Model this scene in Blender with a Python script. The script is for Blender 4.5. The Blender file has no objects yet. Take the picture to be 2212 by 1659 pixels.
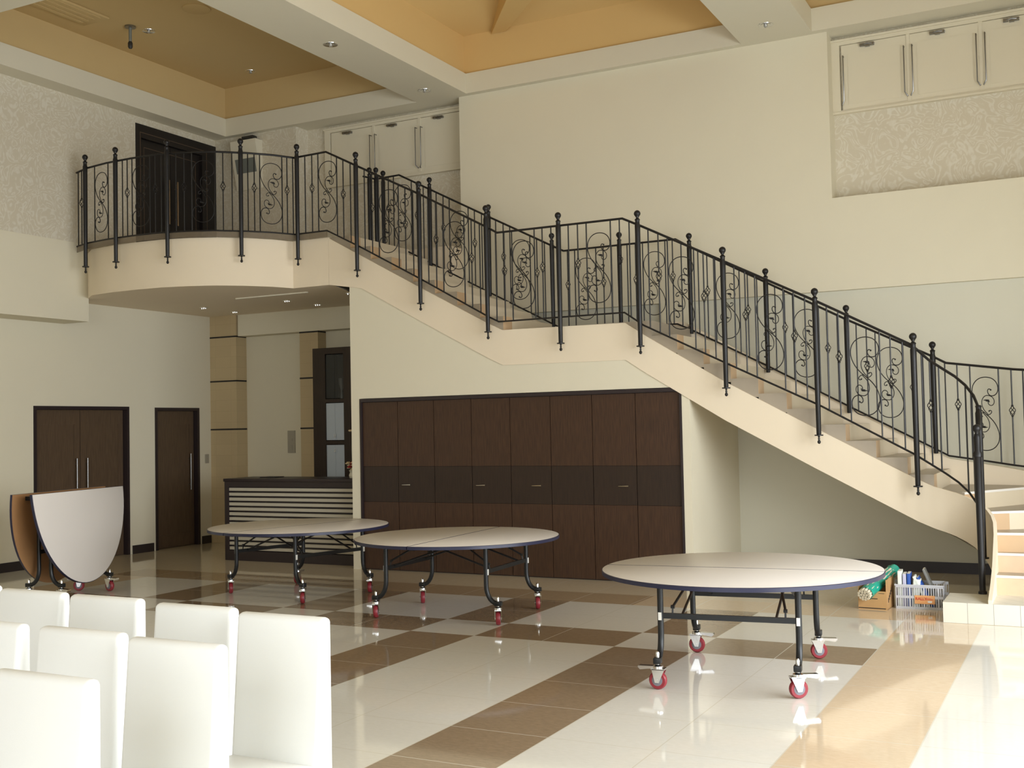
import bpy, bmesh, math, random
from mathutils import Vector, Matrix
from math import radians as R, sin, cos, pi
random.seed(7)
sc = bpy.context.scene
COL = sc.collection

# ------------------------------------------------------------------ camera
cam_d = bpy.data.cameras.new('camera')
cam_d.sensor_width = 36.0
cam_d.lens = 2411.35 / 2212 * 36.0
cam_d.clip_start = 0.05
cam = bpy.data.objects.new('camera', cam_d)
COL.objects.link(cam)
yaw, pitch, roll = R(27.34217), R(2.21978), R(-1.1971)
fw = Vector((-sin(yaw) * cos(pitch), cos(yaw) * cos(pitch), sin(pitch)))
r0 = Vector((cos(yaw), sin(yaw), 0)); u0 = r0.cross(fw)
rr = cos(roll) * r0 + sin(roll) * u0
uu = -sin(roll) * r0 + cos(roll) * u0
M = Matrix((rr, uu, -fw)).transposed().to_4x4()
M.translation = Vector((0, 0, 1.7))
cam.matrix_world = M
sc.camera = cam

# ------------------------------------------------------------------ view, world, daylight
sc.view_settings.view_transform = 'Standard'
sc.view_settings.look = 'None'
sc.view_settings.gamma = 1.0
sc.view_settings.use_curve_mapping = False
sc.view_settings.exposure = -0.04
w = bpy.data.worlds.new('sky'); sc.world = w; w.use_nodes = True
bg = w.node_tree.nodes['Background']
bg.inputs['Color'].default_value = (0.93, 0.97, 1.0, 1)
bg.inputs['Strength'].default_value = 1.6


def area_light(name, loc, rot, sx, sy, power, color):
    d = bpy.data.lights.new(name, 'AREA'); d.shape = 'RECTANGLE'
    d.size = sx; d.size_y = sy; d.energy = power; d.color = color
    o = bpy.data.objects.new(name, d); o.location = loc; o.rotation_euler = rot
    COL.objects.link(o); return o


DAY = (0.93, 0.97, 1.0)
# daylight entering through the tall windows of the right wall and of the wall behind the camera
area_light('daylight_right', (3.35, 5.2, 2.25), (0, R(64), 0), 3.6, 8.4, 1150, DAY)
area_light('daylight_behind', (-1.9, -4.1, 3.0), (R(66), 0, 0), 6.4, 4.2, 230, DAY)

# ------------------------------------------------------------------ materials
MATS = {}


def mat(name, col, rough=0.6, metal=0.0, spec=0.5, bump=0.0, bscale=60.0, var=0.0, vscale=3.0, coat=0.0, emit=0.0, alpha=1.0, trans=0.0):
    m = bpy.data.materials.new(name); m.use_nodes = True
    nt = m.node_tree; b = nt.nodes['Principled BSDF']
    b.inputs['Base Color'].default_value = (*col, 1)
    b.inputs['Roughness'].default_value = rough
    b.inputs['Metallic'].default_value = metal
    b.inputs['Specular IOR Level'].default_value = spec
    b.inputs['Coat Weight'].default_value = coat
    b.inputs['Coat Roughness'].default_value = 0.05
    b.inputs['Alpha'].default_value = alpha
    b.inputs['Transmission Weight'].default_value = trans
    if emit:
        b.inputs['Emission Color'].default_value = (*col, 1); b.inputs['Emission Strength'].default_value = emit
    tc = nt.nodes.new('ShaderNodeTexCoord')
    n = nt.nodes.new('ShaderNodeTexNoise'); n.inputs['Scale'].default_value = vscale; n.inputs['Detail'].default_value = 4
    nt.links.new(tc.outputs['Object'], n.inputs['Vector'])
    mx = nt.nodes.new('ShaderNodeMix'); mx.data_type = 'RGBA'
    v = max(var, 0.015)
    mx.inputs[6].default_value = (*[max(0, c * (1 - v)) for c in col], 1)
    mx.inputs[7].default_value = (*[min(1, c * (1 + v)) for c in col], 1)
    nt.links.new(n.outputs['Fac'], mx.inputs[0]); nt.links.new(mx.outputs[2], b.inputs['Base Color'])
    if bump:
        n2 = nt.nodes.new('ShaderNodeTexNoise'); n2.inputs['Scale'].default_value = bscale; n2.inputs['Detail'].default_value = 3
        nt.links.new(tc.outputs['Object'], n2.inputs['Vector'])
        bp = nt.nodes.new('ShaderNodeBump'); bp.inputs['Strength'].default_value = bump; bp.inputs['Distance'].default_value = 0.01
        nt.links.new(n2.outputs['Fac'], bp.inputs['Height']); nt.links.new(bp.outputs['Normal'], b.inputs['Normal'])
    MATS[name] = m
    return m


def rgb(r, g, b):
    f = lambda c: ((c / 255 + 0.055) / 1.055) ** 2.4 if c > 10 else c / 255 / 12.92
    return (f(r), f(g), f(b))


WHITE = mat('wall_cream', rgb(227, 220, 198), 0.85, spec=0.2, bump=0.05, bscale=180)
WHITEL = mat('wall_cream_lower', rgb(216, 213, 196), 0.85, spec=0.2)
STRG = mat('stringer_cream', rgb(236, 222, 198), 0.8, spec=0.2, bump=0.04, bscale=180)
SOFF = mat('soffit_cream', rgb(222, 216, 196), 0.85, spec=0.2)
CUPB = mat('cupboard_cream', rgb(224, 216, 194), 0.6, spec=0.3)
TAN1 = mat('coffer_tan', rgb(206, 180, 130), 0.85, spec=0.2)
TAN_WARM = mat('coffer_tan_warm_lit', rgb(220, 187, 128), 0.85, spec=0.2)  # coffer tan with the middle coffer's warm light put into the colour
IRON = mat('black_iron', rgb(34, 33, 34), 0.42, metal=0.3, spec=0.5)
STEEL = mat('black_steel_tube', rgb(34, 36, 38), 0.35, metal=0.3)
CHROME = mat('chrome', (0.75, 0.76, 0.77), 0.18, metal=1.0)
GUNM = mat('dark_chrome', (0.28, 0.28, 0.28), 0.3, metal=1.0)
REDW = mat('red_urethane', rgb(140, 42, 52), 0.4)
GREYH = mat('grey_hub', rgb(120, 120, 128), 0.4)
TOPW = mat('laminate_white', rgb(226, 220, 214), 0.32, spec=0.4)
EDGE = mat('navy_edge', rgb(38, 40, 66), 0.35)
UNDER = mat('board_underside', rgb(168, 126, 84), 0.6, var=0.06, vscale=8)
CHAIR = mat('white_leather', rgb(242, 243, 240), 0.38, spec=0.4, bump=0.04, bscale=260)
CHLEG = mat('chair_leg_dark', rgb(50, 36, 30), 0.4)
BASE = mat('baseboard_dark', rgb(44, 36, 36), 0.45)
FRAMED = mat('frame_dark', rgb(44, 34, 36), 0.4)
UPDOOR = mat('upper_door_black', rgb(26, 21, 21), 0.45, var=0.15, vscale=12)
GOLD = mat('inlay_bronze', rgb(96, 78, 62), 0.4)
STICK = mat('white_sticker', rgb(235, 235, 228), 0.5)
BLACK = mat('black_print', rgb(40, 36, 34), 0.6)
CARD = mat('cardboard', rgb(190, 150, 100), 0.85, var=0.06, vscale=20)
GREEN = mat('green_wrap', rgb(36, 160, 138), 0.3, var=0.35, vscale=30)
RODE = mat('rod_ends', rgb(214, 206, 184), 0.6)
PLAST = mat('crate_plastic', rgb(214, 216, 222), 0.3, alpha=0.78)
SPINEW = mat('file_white', rgb(232, 238, 228), 0.5)
SPINEB = mat('file_blue', rgb(38, 84, 170), 0.5)
SPINEG = mat('file_grey', rgb(122, 122, 118), 0.5)
SPINEL = mat('file_lilac', rgb(190, 190, 214), 0.5)
ORANGE = mat('label_orange', rgb(232, 170, 112), 0.5)
REDP = mat('red_print', rgb(205, 70, 48), 0.5)
LAMPB = mat('lamp_bulb', (1.0, 0.98, 0.92), 0.4, emit=3.0)
LAMPU = mat('lamp_glass', rgb(190, 190, 186), 0.25, metal=0.6)
DGLASS = mat('dark_glass', rgb(40, 44, 48), 0.08, spec=0.8, alpha=0.4)
FROST = mat('frosted_glass', rgb(196, 208, 222), 0.35, spec=0.5)
SLAT = mat('slat_pale', rgb(186, 180, 164), 0.5)
STONE = mat('tread_stone', rgb(164, 152, 134), 0.35, var=0.06, vscale=14)
RISER = mat('riser_stone', rgb(218, 190, 160), 0.35, var=0.07, vscale=14)
def split_riser():
    m = bpy.data.materials.new('riser_two_tone'); m.use_nodes = True; nt = m.node_tree; b = nt.nodes['Principled BSDF']
    N = nt.nodes.new; L = nt.links.new
    geo = N('ShaderNodeNewGeometry'); sp_ = N('ShaderNodeSeparateXYZ'); L(geo.outputs['Position'], sp_.inputs[0])
    # distance from the turning centre of the stair foot, or from the inner edge of the straight flights
    dx = N('ShaderNodeMath'); dx.operation = 'ADD'; dx.inputs[1].default_value = 1.35; L(sp_.outputs['X'], dx.inputs[0])
    dm = N('ShaderNodeMath'); dm.operation = 'MAXIMUM'; dm.inputs[1].default_value = 0.0; L(dx.outputs[0], dm.inputs[0])
    dy = N('ShaderNodeMath'); dy.operation = 'SUBTRACT'; dy.inputs[1].default_value = 10.78; L(sp_.outputs['Y'], dy.inputs[0])
    cb = N('ShaderNodeCombineXYZ'); L(dm.outputs[0], cb.inputs[0]); L(dy.outputs[0], cb.inputs[1])
    ln = N('ShaderNodeVectorMath'); ln.operation = 'LENGTH'; L(cb.outputs[0], ln.inputs[0])
    lt = N('ShaderNodeMath'); lt.operation = 'LESS_THAN'; lt.inputs[1].default_value = 0.80; L(ln.outputs['Value'], lt.inputs[0])
    mx = N('ShaderNodeMix'); mx.data_type = 'RGBA'; L(lt.outputs[0], mx.inputs[0])
    mx.inputs[6].default_value = (*rgb(222, 208, 182), 1); mx.inputs[7].default_value = (*rgb(204, 172, 134), 1)
    L(mx.outputs[2], b.inputs['Base Color']); b.inputs['Roughness'].default_value = 0.35
    return m


RISER2 = split_riser()
NOSE = mat('nosing_white', rgb(236, 232, 224), 0.35)
PLATE = mat('wall_plate', rgb(200, 190, 162), 0.5)
PLATEG = mat('wall_plate_grey', rgb(168, 162, 146), 0.5)
VENTM = mat('vent_grille', rgb(172, 162, 140), 0.6)
FLOWR = mat('flower_red', rgb(176, 40, 44), 0.7)
FLOWC = mat('flower_cream', rgb(226, 206, 168), 0.7)
GREYP = mat('grey_panel', rgb(120, 124, 118), 0.5)
PALEP = mat('pale_panel', rgb(226, 220, 200), 0.5)
SMOKE = mat('smoked_acrylic', rgb(132, 118, 98), 0.3, alpha=0.5)
DARKM = mat('fixture_dark', rgb(40, 38, 36), 0.5)


def wood(name, base, dark, rough=0.38):
    m = bpy.data.materials.new(name); m.use_nodes = True; nt = m.node_tree; b = nt.nodes['Principled BSDF']
    tc = nt.nodes.new('ShaderNodeTexCoord'); mp = nt.nodes.new('ShaderNodeMapping')
    mp.inputs['Scale'].default_value = (30, 30, 2.0)
    n = nt.nodes.new('ShaderNodeTexNoise'); n.inputs['Scale'].default_value = 2.5; n.inputs['Detail'].default_value = 6
    cr = nt.nodes.new('ShaderNodeValToRGB')
    cr.color_ramp.elements[0].position = 0.3; cr.color_ramp.elements[0].color = (*dark, 1)
    cr.color_ramp.elements[1].position = 0.7; cr.color_ramp.elements[1].color = (*base, 1)
    nt.links.new(tc.outputs['Object'], mp.inputs[0]); nt.links.new(mp.outputs[0], n.inputs['Vector'])
    nt.links.new(n.outputs['Fac'], cr.inputs[0]); nt.links.new(cr.outputs[0], b.inputs['Base Color'])
    b.inputs['Roughness'].default_value = rough; b.inputs['Specular IOR Level'].default_value = 0.35
    return m


WOOD = wood('wenge_wood', rgb(78, 55, 40), rgb(59, 42, 32))
WOODD = wood('wenge_wood_dark', rgb(58, 44, 35), rgb(45, 35, 29))
WOODL = wood('door_wood', rgb(98, 80, 62), rgb(82, 66, 52))


def tile_floor():
    m = bpy.data.materials.new('polished_tile_floor'); m.use_nodes = True; nt = m.node_tree; b = nt.nodes['Principled BSDF']
    N = nt.nodes.new; L = nt.links.new
    geo = N('ShaderNodeNewGeometry'); sp = N('ShaderNodeSeparateXYZ'); L(geo.outputs['Position'], sp.inputs[0])

    def mth(op, a, bb=None, c=None):
        n = N('ShaderNodeMath'); n.operation = op
        for i, v in enumerate((a, bb, c)):
            if v is None: continue
            if isinstance(v, (int, float)): n.inputs[i].default_value = v
            else: L(v, n.inputs[i])
        return n.outputs[0]
    X, Y = sp.outputs['X'], sp.outputs['Y']
    P = 0.6175
    gx = mth('DIVIDE', mth('SUBTRACT', -1.463, X), P)          # 0 at the right border, grows to the left
    ix = mth('FLOOR', gx)
    gy = mth('DIVIDE', mth('SUBTRACT', Y, 8.03), P)            # 0..1 is the cross row
    m3 = mth('FLOORED_MODULO', ix, 3.0)
    colband = mth('COMPARE', m3, 2.0, 0.1)                     # dark stripe columns
    q = mth('FLOORED_MODULO', mth('SUBTRACT', Y, 8.03), 9.6)
    rowband = mth('LESS_THAN', q, P)
    # dark = xor(colband, rowband)
    dark = mth('ABSOLUTE', mth('SUBTRACT', colband, rowband))
    # field limits
    inx = mth('MULTIPLY', mth('LESS_THAN', X, -1.463), mth('GREATER_THAN', X, -10.108))
    iny = mth('LESS_THAN', Y, 9.93)
    field = mth('MULTIPLY', inx, iny)
    dark = mth('MULTIPLY', dark, field)
    # tan border : one tile round the field
    bx = mth('MULTIPLY', mth('LESS_THAN', X, -0.845), mth('GREATER_THAN', X, -10.725))
    by = mth('LESS_THAN', Y, 10.52)
    tanb = mth('MULTIPLY', mth('MULTIPLY', bx, by), mth('SUBTRACT', 1.0, field))
    # behind the band at the far side paler tan
    far = mth('GREATER_THAN', Y, 9.93)
    # grout lines
    fx = mth('FLOORED_MODULO', gx, 1.0); fy = mth('FLOORED_MODULO', gy, 1.0)
    gl = mth('MAXIMUM', mth('LESS_THAN', mth('MINIMUM', fx, mth('SUBTRACT', 1.0, fx)), 0.0055),
             mth('LESS_THAN', mth('MINIMUM', fy, mth('SUBTRACT', 1.0, fy)), 0.0045))
    ns = N('ShaderNodeTexNoise'); ns.inputs['Scale'].default_value = 55; ns.inputs['Detail'].default_value = 5; ns.inputs['Roughness'].default_value = 0.7
    mp = N('ShaderNodeMapping'); mp.inputs['Scale'].default_value = (0.35, 1, 1); L(geo.outputs['Position'], mp.inputs[0]); L(mp.outputs[0], ns.inputs['Vector'])

    def ramp(c0, c1):
        r = N('ShaderNodeValToRGB'); r.color_ramp.elements[0].position = 0.35; r.color_ramp.elements[1].position = 0.65
        r.color_ramp.elements[0].color = (*c0, 1); r.color_ramp.elements[1].color = (*c1, 1); L(ns.outputs['Fac'], r.inputs[0]); return r.outputs[0]

    def mix(f, a, bb):
        n = N('ShaderNodeMix'); n.data_type = 'RGBA'; L(f, n.inputs[0])
        for i, v in ((6, a), (7, bb)):
            if isinstance(v, tuple): n.inputs[i].default_value = (*v, 1)
            else: L(v, n.inputs[i])
        return n.outputs[2]
    light = ramp(rgb(232, 229, 219), rgb(238, 235, 226))
    brown = ramp(rgb(150, 130, 105), rgb(164, 143, 117))
    tan = ramp(rgb(218, 196, 166), rgb(226, 206, 178))
    tan2 = ramp(rgb(214, 200, 174), rgb(222, 208, 184))
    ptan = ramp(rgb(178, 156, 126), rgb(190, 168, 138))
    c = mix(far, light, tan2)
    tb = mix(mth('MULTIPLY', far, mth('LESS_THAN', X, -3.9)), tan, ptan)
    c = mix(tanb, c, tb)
    c = mix(dark, c, brown)
    c = mix(gl, c, rgb(222, 216, 200))
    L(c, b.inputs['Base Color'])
    b.inputs['Roughness'].default_value = 0.06
    b.inputs['Specular IOR Level'].default_value = 0.85
    return m


FLOOR = tile_floor()


def wallpaper():
    m = bpy.data.materials.new('damask_wallpaper'); m.use_nodes = True; nt = m.node_tree; b = nt.nodes['Principled BSDF']
    N = nt.nodes.new; L = nt.links.new
    geo = N('ShaderNodeNewGeometry')
    n1 = N('ShaderNodeTexNoise'); n1.inputs['Scale'].default_value = 3.6; n1.inputs['Detail'].default_value = 1.0; n1.inputs['Distortion'].default_value = 2.2
    L(geo.outputs['Position'], n1.inputs['Vector'])
    ml = N('ShaderNodeMath'); ml.operation = 'MULTIPLY'; ml.inputs[1].default_value = 42; L(n1.outputs['Fac'], ml.inputs[0])
    sn = N('ShaderNodeMath'); sn.operation = 'SINE'; L(ml.outputs[0], sn.inputs[0])
    n2 = N('ShaderNodeTexNoise'); n2.inputs['Scale'].default_value = 26; n2.inputs['Detail'].default_value = 3; L(geo.outputs['Position'], n2.inputs['Vector'])
    ad = N('ShaderNodeMath'); ad.operation = 'MULTIPLY_ADD'; L(n2.outputs['Fac'], ad.inputs[0]); ad.inputs[1].default_value = 3.0; L(sn.outputs[0], ad.inputs[2])
    r = N('ShaderNodeValToRGB'); r.color_ramp.elements[0].position = 0.28; r.color_ramp.elements[1].position = 0.52
    mr = N('ShaderNodeMapRange'); mr.inputs[1].default_value = -1; mr.inputs[2].default_value = 4; L(ad.outputs[0], mr.inputs[0]); L(mr.outputs[0], r.inputs[0])
    r.color_ramp.elements[0].color = (*rgb(222, 216, 200), 1); r.color_ramp.elements[1].color = (*rgb(211, 202, 181), 1)
    L(r.outputs[0], b.inputs['Base Color']); b.inputs['Roughness'].default_value = 0.7
    return m


PAPER = wallpaper()


def brickish(name, c, gr, sx, sz):
    """stone cladding with faint joints (object coordinates)"""
    m = bpy.data.materials.new(name); m.use_nodes = True; nt = m.node_tree; b = nt.nodes['Principled BSDF']
    N = nt.nodes.new; L = nt.links.new
    geo = N('ShaderNodeNewGeometry'); s = N('ShaderNodeSeparateXYZ'); L(geo.outputs['Position'], s.inputs[0])
    a = N('ShaderNodeMath'); a.operation = 'ADD'; L(s.outputs['X'], a.inputs[0]); L(s.outputs['Y'], a.inputs[1])
    cb = N('ShaderNodeCombineXYZ'); L(a.outputs[0], cb.inputs[0]); L(s.outputs['Z'], cb.inputs[1])
    br = N('ShaderNodeTexBrick'); L(cb.outputs[0], br.inputs['Vector'])
    br.offset = 0; br.inputs['Scale'].default_value = 1; br.inputs['Brick Width'].default_value = sx; br.inputs['Row Height'].default_value = sz
    br.inputs['Mortar Size'].default_value = 0.002
    br.inputs['Color1'].default_value = (*c, 1); br.inputs['Color2'].default_value = (*[k * 0.95 for k in c], 1); br.inputs['Mortar'].default_value = (*gr, 1)
    L(br.outputs['Color'], b.inputs['Base Color']); b.inputs['Roughness'].default_value = 0.55
    return m


PILLAR = brickish('beige_stone', rgb(200, 180, 142), rgb(184, 164, 128), 0.31, 0.17)
PLATF = brickish('white_tile', rgb(224, 220, 206), rgb(150, 146, 136), 0.2, 0.34)

# ------------------------------------------------------------------ mesh helpers


def finish(name, bm, mats, parent=None, smooth=True, loc=None):
    me = bpy.data.meshes.new(name)
    bmesh.ops.recalc_face_normals(bm, faces=bm.faces)
    bm.to_mesh(me); bm.free()
    if not isinstance(mats, (list, tuple)): mats = [mats]
    for m in mats: me.materials.append(m)
    if smooth:
        me.polygons.foreach_set('use_smooth', [True] * len(me.polygons))
        me.set_sharp_from_angle(angle=R(38))
    o = bpy.data.objects.new(name, me); COL.objects.link(o)
    if parent is not None: o.parent = parent
    if loc is not None: o.location = loc
    return o


def box(bm, a, b, mi=0, bev=0.0, rot=None, piv=None):
    r = bmesh.ops.create_cube(bm, size=1)
    vs = r['verts']
    c = [(a[i] + b[i]) / 2 for i in range(3)]; s = [abs(b[i] - a[i]) for i in range(3)]
    for v in vs: v.co = Vector([c[i] + v.co[i] * s[i] for i in range(3)])
    fs = list({f for v in vs for f in v.link_faces})
    for f in fs: f.material_index = mi
    if bev:
        es = list({e for v in vs for e in v.link_edges})
        rb = bmesh.ops.bevel(bm, geom=es, offset=bev, segments=2, affect='EDGES', profile=0.5)
        vs = list({v for f in rb['faces'] for v in f.verts} | {v for v in vs if v.is_valid})
    if rot is not None:
        bmesh.ops.rotate(bm, verts=vs, cent=piv or c, matrix=rot)
    return vs


def tube(bm, pts, r, seg=8, mi=0, caps=True):
    pts = [Vector(p) for p in pts]
    rs = r if isinstance(r, (list, tuple)) else [r] * len(pts)
    rings = []; n = len(pts)
    t0 = (pts[1] - pts[0]).normalized()
    ref = Vector((0, 0, 1)) if abs(t0.z) < 0.9 else Vector((1, 0, 0))
    nx = t0.cross(ref).normalized()
    for i, p in enumerate(pts):
        if i == 0: t = pts[1] - p
        elif i == n - 1: t = p - pts[i - 1]
        else: t = (pts[i + 1] - p).normalized() + (p - pts[i - 1]).normalized()
        t.normalize()
        nx = (nx - t * nx.dot(t)).normalized(); ny = t.cross(nx)
        rings.append([bm.verts.new(p + (nx * cos(2 * pi * k / seg) + ny * sin(2 * pi * k / seg)) * rs[i]) for k in range(seg)])
    for i in range(n - 1):
        for k in range(seg):
            f = bm.faces.new((rings[i][k], rings[i][(k + 1) % seg], rings[i + 1][(k + 1) % seg], rings[i + 1][k])); f.material_index = mi
    if caps:
        f = bm.faces.new(rings[0][::-1]); f.material_index = mi
        f = bm.faces.new(rings[-1]); f.material_index = mi


def lathe(bm, prof, c=(0, 0, 0), seg=20, mi=0, axis='z', mis=None):
    """prof: list of (radius, height)"""
    rings = []
    for (r, h) in prof:
        ring = []
        for k in range(seg):
            a = 2 * pi * k / seg; x, y = max(r, 1e-4) * cos(a), max(r, 1e-4) * sin(a)
            if axis == 'z': p = (c[0] + x, c[1] + y, c[2] + h)
            elif axis == 'x': p = (c[0] + h, c[1] + x, c[2] + y)
            else: p = (c[0] + x, c[1] + h, c[2] + y)
            ring.append(bm.verts.new(p))
        rings.append(ring)
    for i in range(len(rings) - 1):
        for k in range(seg):
            f = bm.faces.new((rings[i][k], rings[i][(k + 1) % seg], rings[i + 1][(k + 1) % seg], rings[i + 1][k]))
            f.material_index = mis[i] if mis else mi
    for ring in (rings[0], rings[-1]):
        f = bm.faces.new(ring); f.material_index = mi


def prism(bm, poly, z0, z1, mi=0, plane='xy'):
    """extrude a polygon; plane 'xy' up z, 'xz' along y, 'yz' along x"""
    def P(p, h):
        if plane == 'xy': return (p[0], p[1], h)
        if plane == 'xz': return (p[0], h, p[1])
        return (h, p[0], p[1])
    a = [bm.verts.new(P(p, z0)) for p in poly]; b = [bm.verts.new(P(p, z1)) for p in poly]
    n = len(poly); fs = [bm.faces.new(a), bm.faces.new(b)]
    for i in range(n): fs.append(bm.faces.new((a[i], a[(i + 1) % n], b[(i + 1) % n], b[i])))
    for f in fs: f.material_index = mi
    return fs


def NB(): return bmesh.new()


def thing(name, label, cat, loc=(0, 0, 0), rz=0.0, group=None):
    o = bpy.data.objects.new(name, None); COL.objects.link(o)
    o.empty_display_size = 0.1
    o.location = loc; o.rotation_euler = (0, 0, rz)
    o['label'] = label; o['category'] = cat
    if group: o['group'] = group
    return o


def tag(o, label, cat, group=None):
    o['label'] = label; o['category'] = cat
    if group: o['group'] = group
    return o


def struct(name, bm, m, parent=None, smooth=True, label=None):
    o = finish(name, bm, m, parent, smooth)
    if parent is None: o['kind'] = 'structure'
    if label: o['label'] = label; 
    return o


def copy_tree(o, parent=None):
    c = o.copy(); COL.objects.link(c)
    if parent is not None:
        c.parent = parent
    for ch in [x for x in o.children]: copy_tree(ch, c)
    return c


def boxes(name, lst, m, parent=None, bev=0.0):
    bm = NB()
    for it in lst: box(bm, it[0], it[1], it[2] if len(it) > 2 else 0, bev)
    return finish(name, bm, m, parent)


def sbox(name, lst, m):
    o = boxes(name, lst, m); o['kind'] = 'structure'; return o


# ------------------------------------------------------------------ ROOM
YB = 13.05       # upper back wall
sbox('floor', [((-13.2, -3.2, -0.1), (3.0, 14.2, 0.0))], FLOOR)
# lower left wall with two door openings (Y 10.07-11.70, 12.2-13.12)
sbox('wall_left', [((-12.9, 9.8, 0), (-12.6, 14.0, 3.5)), ((-12.6, -3.2, 0), (-12.25, 10.07, 3.25)), ((-12.6, 10.07, 2.11), (-12.25, 11.70, 3.25)),
                   ((-12.6, 11.70, 0), (-12.25, 12.2, 3.25)), ((-12.6, 12.2, 2.1), (-12.25, 13.12, 3.25)),
                   ((-12.6, 13.12, 0), (-12.25, 14.0, 3.25)), ((-12.6, 10.55, 3.25), (-12.25, 14.0, 3.56)),
                   ((-12.6, -3.2, 3.22), (-11.78, 10.57, 4.25))], WHITE)
sbox('wall_left_upper', [((-12.6, 11.3, 4.14), (-12.2, 13.3, 6.2)), ((-12.6, -3.2, 4.25), (-11.8, 10.57, 6.2)), ((-12.6, 10.57, 4.14), (-11.8, 11.43, 6.2)), ((-12.6, 11.43, 6.1), (-11.8, 13.05, 6.2))], PAPER)
# back of the reception niche
sbox('wall_niche', [((-12.25, 13.62, 0), (-8.1, 13.8, 3.56)), ((-11.7, 13.4, 3.2), (-8.1, 13.62, 3.56))], WHITE)
# wall under the upper flight that holds the built-in cupboards; side walls of that box
bm = NB()
prism(bm, [(-8.11, 0), (-7.985, 0), (-7.985, 2.09), (-3.845, 2.09), (-3.845, 0), (-3.757, 0), (-3.757, 2.2), (-4.4, 2.56), (-5.98, 2.56), (-8.11, 3.66)], 11.345, 11.5, plane='xz')
box(bm, (-8.11, 11.5, 0), (-8.0, 13.62, 3.52))
prism(bm, [(11.5, 0), (13.15, 0), (13.15, 2.02), (11.5, 2.02)], -3.857, -3.757, plane='yz')
struct('wall_stair', bm, WHITE)
# back wall
bm = NB()
box(bm, (-4.66, YB, 0), (-4.31, 13.13, 3.19))                       # pier
box(bm, (-7.47, YB, 3.19), (-2.55, 13.7, 6.2))                      # plain white upper wall
box(bm, (-2.55, YB, 3.19), (2.8, 13.7, 4.26))
struct('wall_back', bm, WHITE)
sbox('wall_back_lower', [((-8.0, 13.13, 0), (2.8, 13.7, 3.19))], WHITEL)
bm = NB()
box(bm, (-2.55, 13.33, 4.26), (2.8, 13.7, 6.2))
box(bm, (-10.25, 13.33, 4.14), (-7.47, 13.7, 6.2))
box(bm, (-11.8, 13.05, 4.14), (-10.25, 13.7, 6.2))
struct('wall_back_papered', bm, PAPER)
# right wall with tall windows, wall behind the camera with windows
WX = 2.4
lst = [((WX, -3.2, 3.5), (WX + 0.2, 14.2, 7.0)), ((WX, -3.2, 0), (WX + 0.2, 1.1, 3.5)), ((WX, 9.3, 0), (WX + 0.2, 14.2, 3.5)), ((WX, 1.1, 0), (WX + 0.2, 9.3, 0.2))]
for y in (3.06, 5.14, 7.22): lst.append(((WX, y, 0.2), (WX + 0.2, y + 0.1, 3.5)))
sbox('wall_right', lst, WHITE)
lst = [((-12.6, -3.2, 4.6), (WX + 0.2, -3.0, 7.0)), ((-12.6, -3.2, 0), (-5.6, -3.0, 4.6)), ((1.4, -3.2, 0), (WX + 0.2, -3.0, 4.6)), ((-5.6, -3.2, 0), (1.4, -3.0, 0.6))]
sbox('wall_behind', lst, WHITE)
wi = 0
for (y0, y1) in ((1.1, 3.06), (3.16, 5.14), (5.24, 7.22), (7.32, 9.3)):
    wi += 1
    bm = NB()
    for a, b in (((y0, 0.2), (y0 + .06, 3.5)), ((y1 - .06, 0.2), (y1, 3.5)), ((y0, 0.2), (y1, .26)), ((y0, 3.44), (y1, 3.5)), ((y0, 2.2), (y1, 2.26))):
        box(bm, (WX + .05, a[0], a[1]), (WX + .12, b[0], b[1]))
    struct('window_%d' % wi, bm, GUNM)
for k in range(2):
    wi += 1; x0 = -5.6 + 3.5 * k
    bm = NB()
    for a, b in (((x0, .6), (x0 + .06, 4.6)), ((x0 + 3.44, .6), (x0 + 3.5, 4.6)), ((x0, .6), (x0 + 3.5, .66)), ((x0, 4.54), (x0 + 3.5, 4.6)), ((x0, 2.5), (x0 + 3.5, 2.56))):
        box(bm, (a[0], -3.14, a[1]), (b[0], -3.07, b[1]))
    struct('window_%d' % wi, bm, GUNM)

# ---- ceiling: white grid with three tan coffers
bm = NB()
ZS, ZR, ZT = 6.2, 6.47, 6.95
YF, YC = 7.9, 12.95
for x0, x1 in ((-12.6, -11.5), (-8.08, -7.3), (-3.53, -2.7), (0.6, WX + .2)):
    box(bm, (x0, -3.2, ZS), (x1, 13.7, ZR))
for x0, x1 in ((-11.5, -8.08), (-7.3, -3.53), (-2.7, 0.6)):
    box(bm, (x0, YC, ZS), (x1, 13.7, ZR))
box(bm, (-11.5, 7.3, ZS), (-8.08, YF, ZR))
box(bm, (-7.3, 5.9, ZS), (-3.53, 6.6, ZR)); box(bm, (-2.7, 5.9, ZS), (0.6, 6.6, ZR))
box(bm, (-11.5, -3.2, ZS), (-8.08, -1.5, ZR)); box(bm, (-7.3, -3.2, ZS), (-3.53, -1.5, ZR)); box(bm, (-2.7, -3.2, ZS), (0.6, -1.5, ZR))
struct('ceiling', bm, SOFF)


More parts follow.
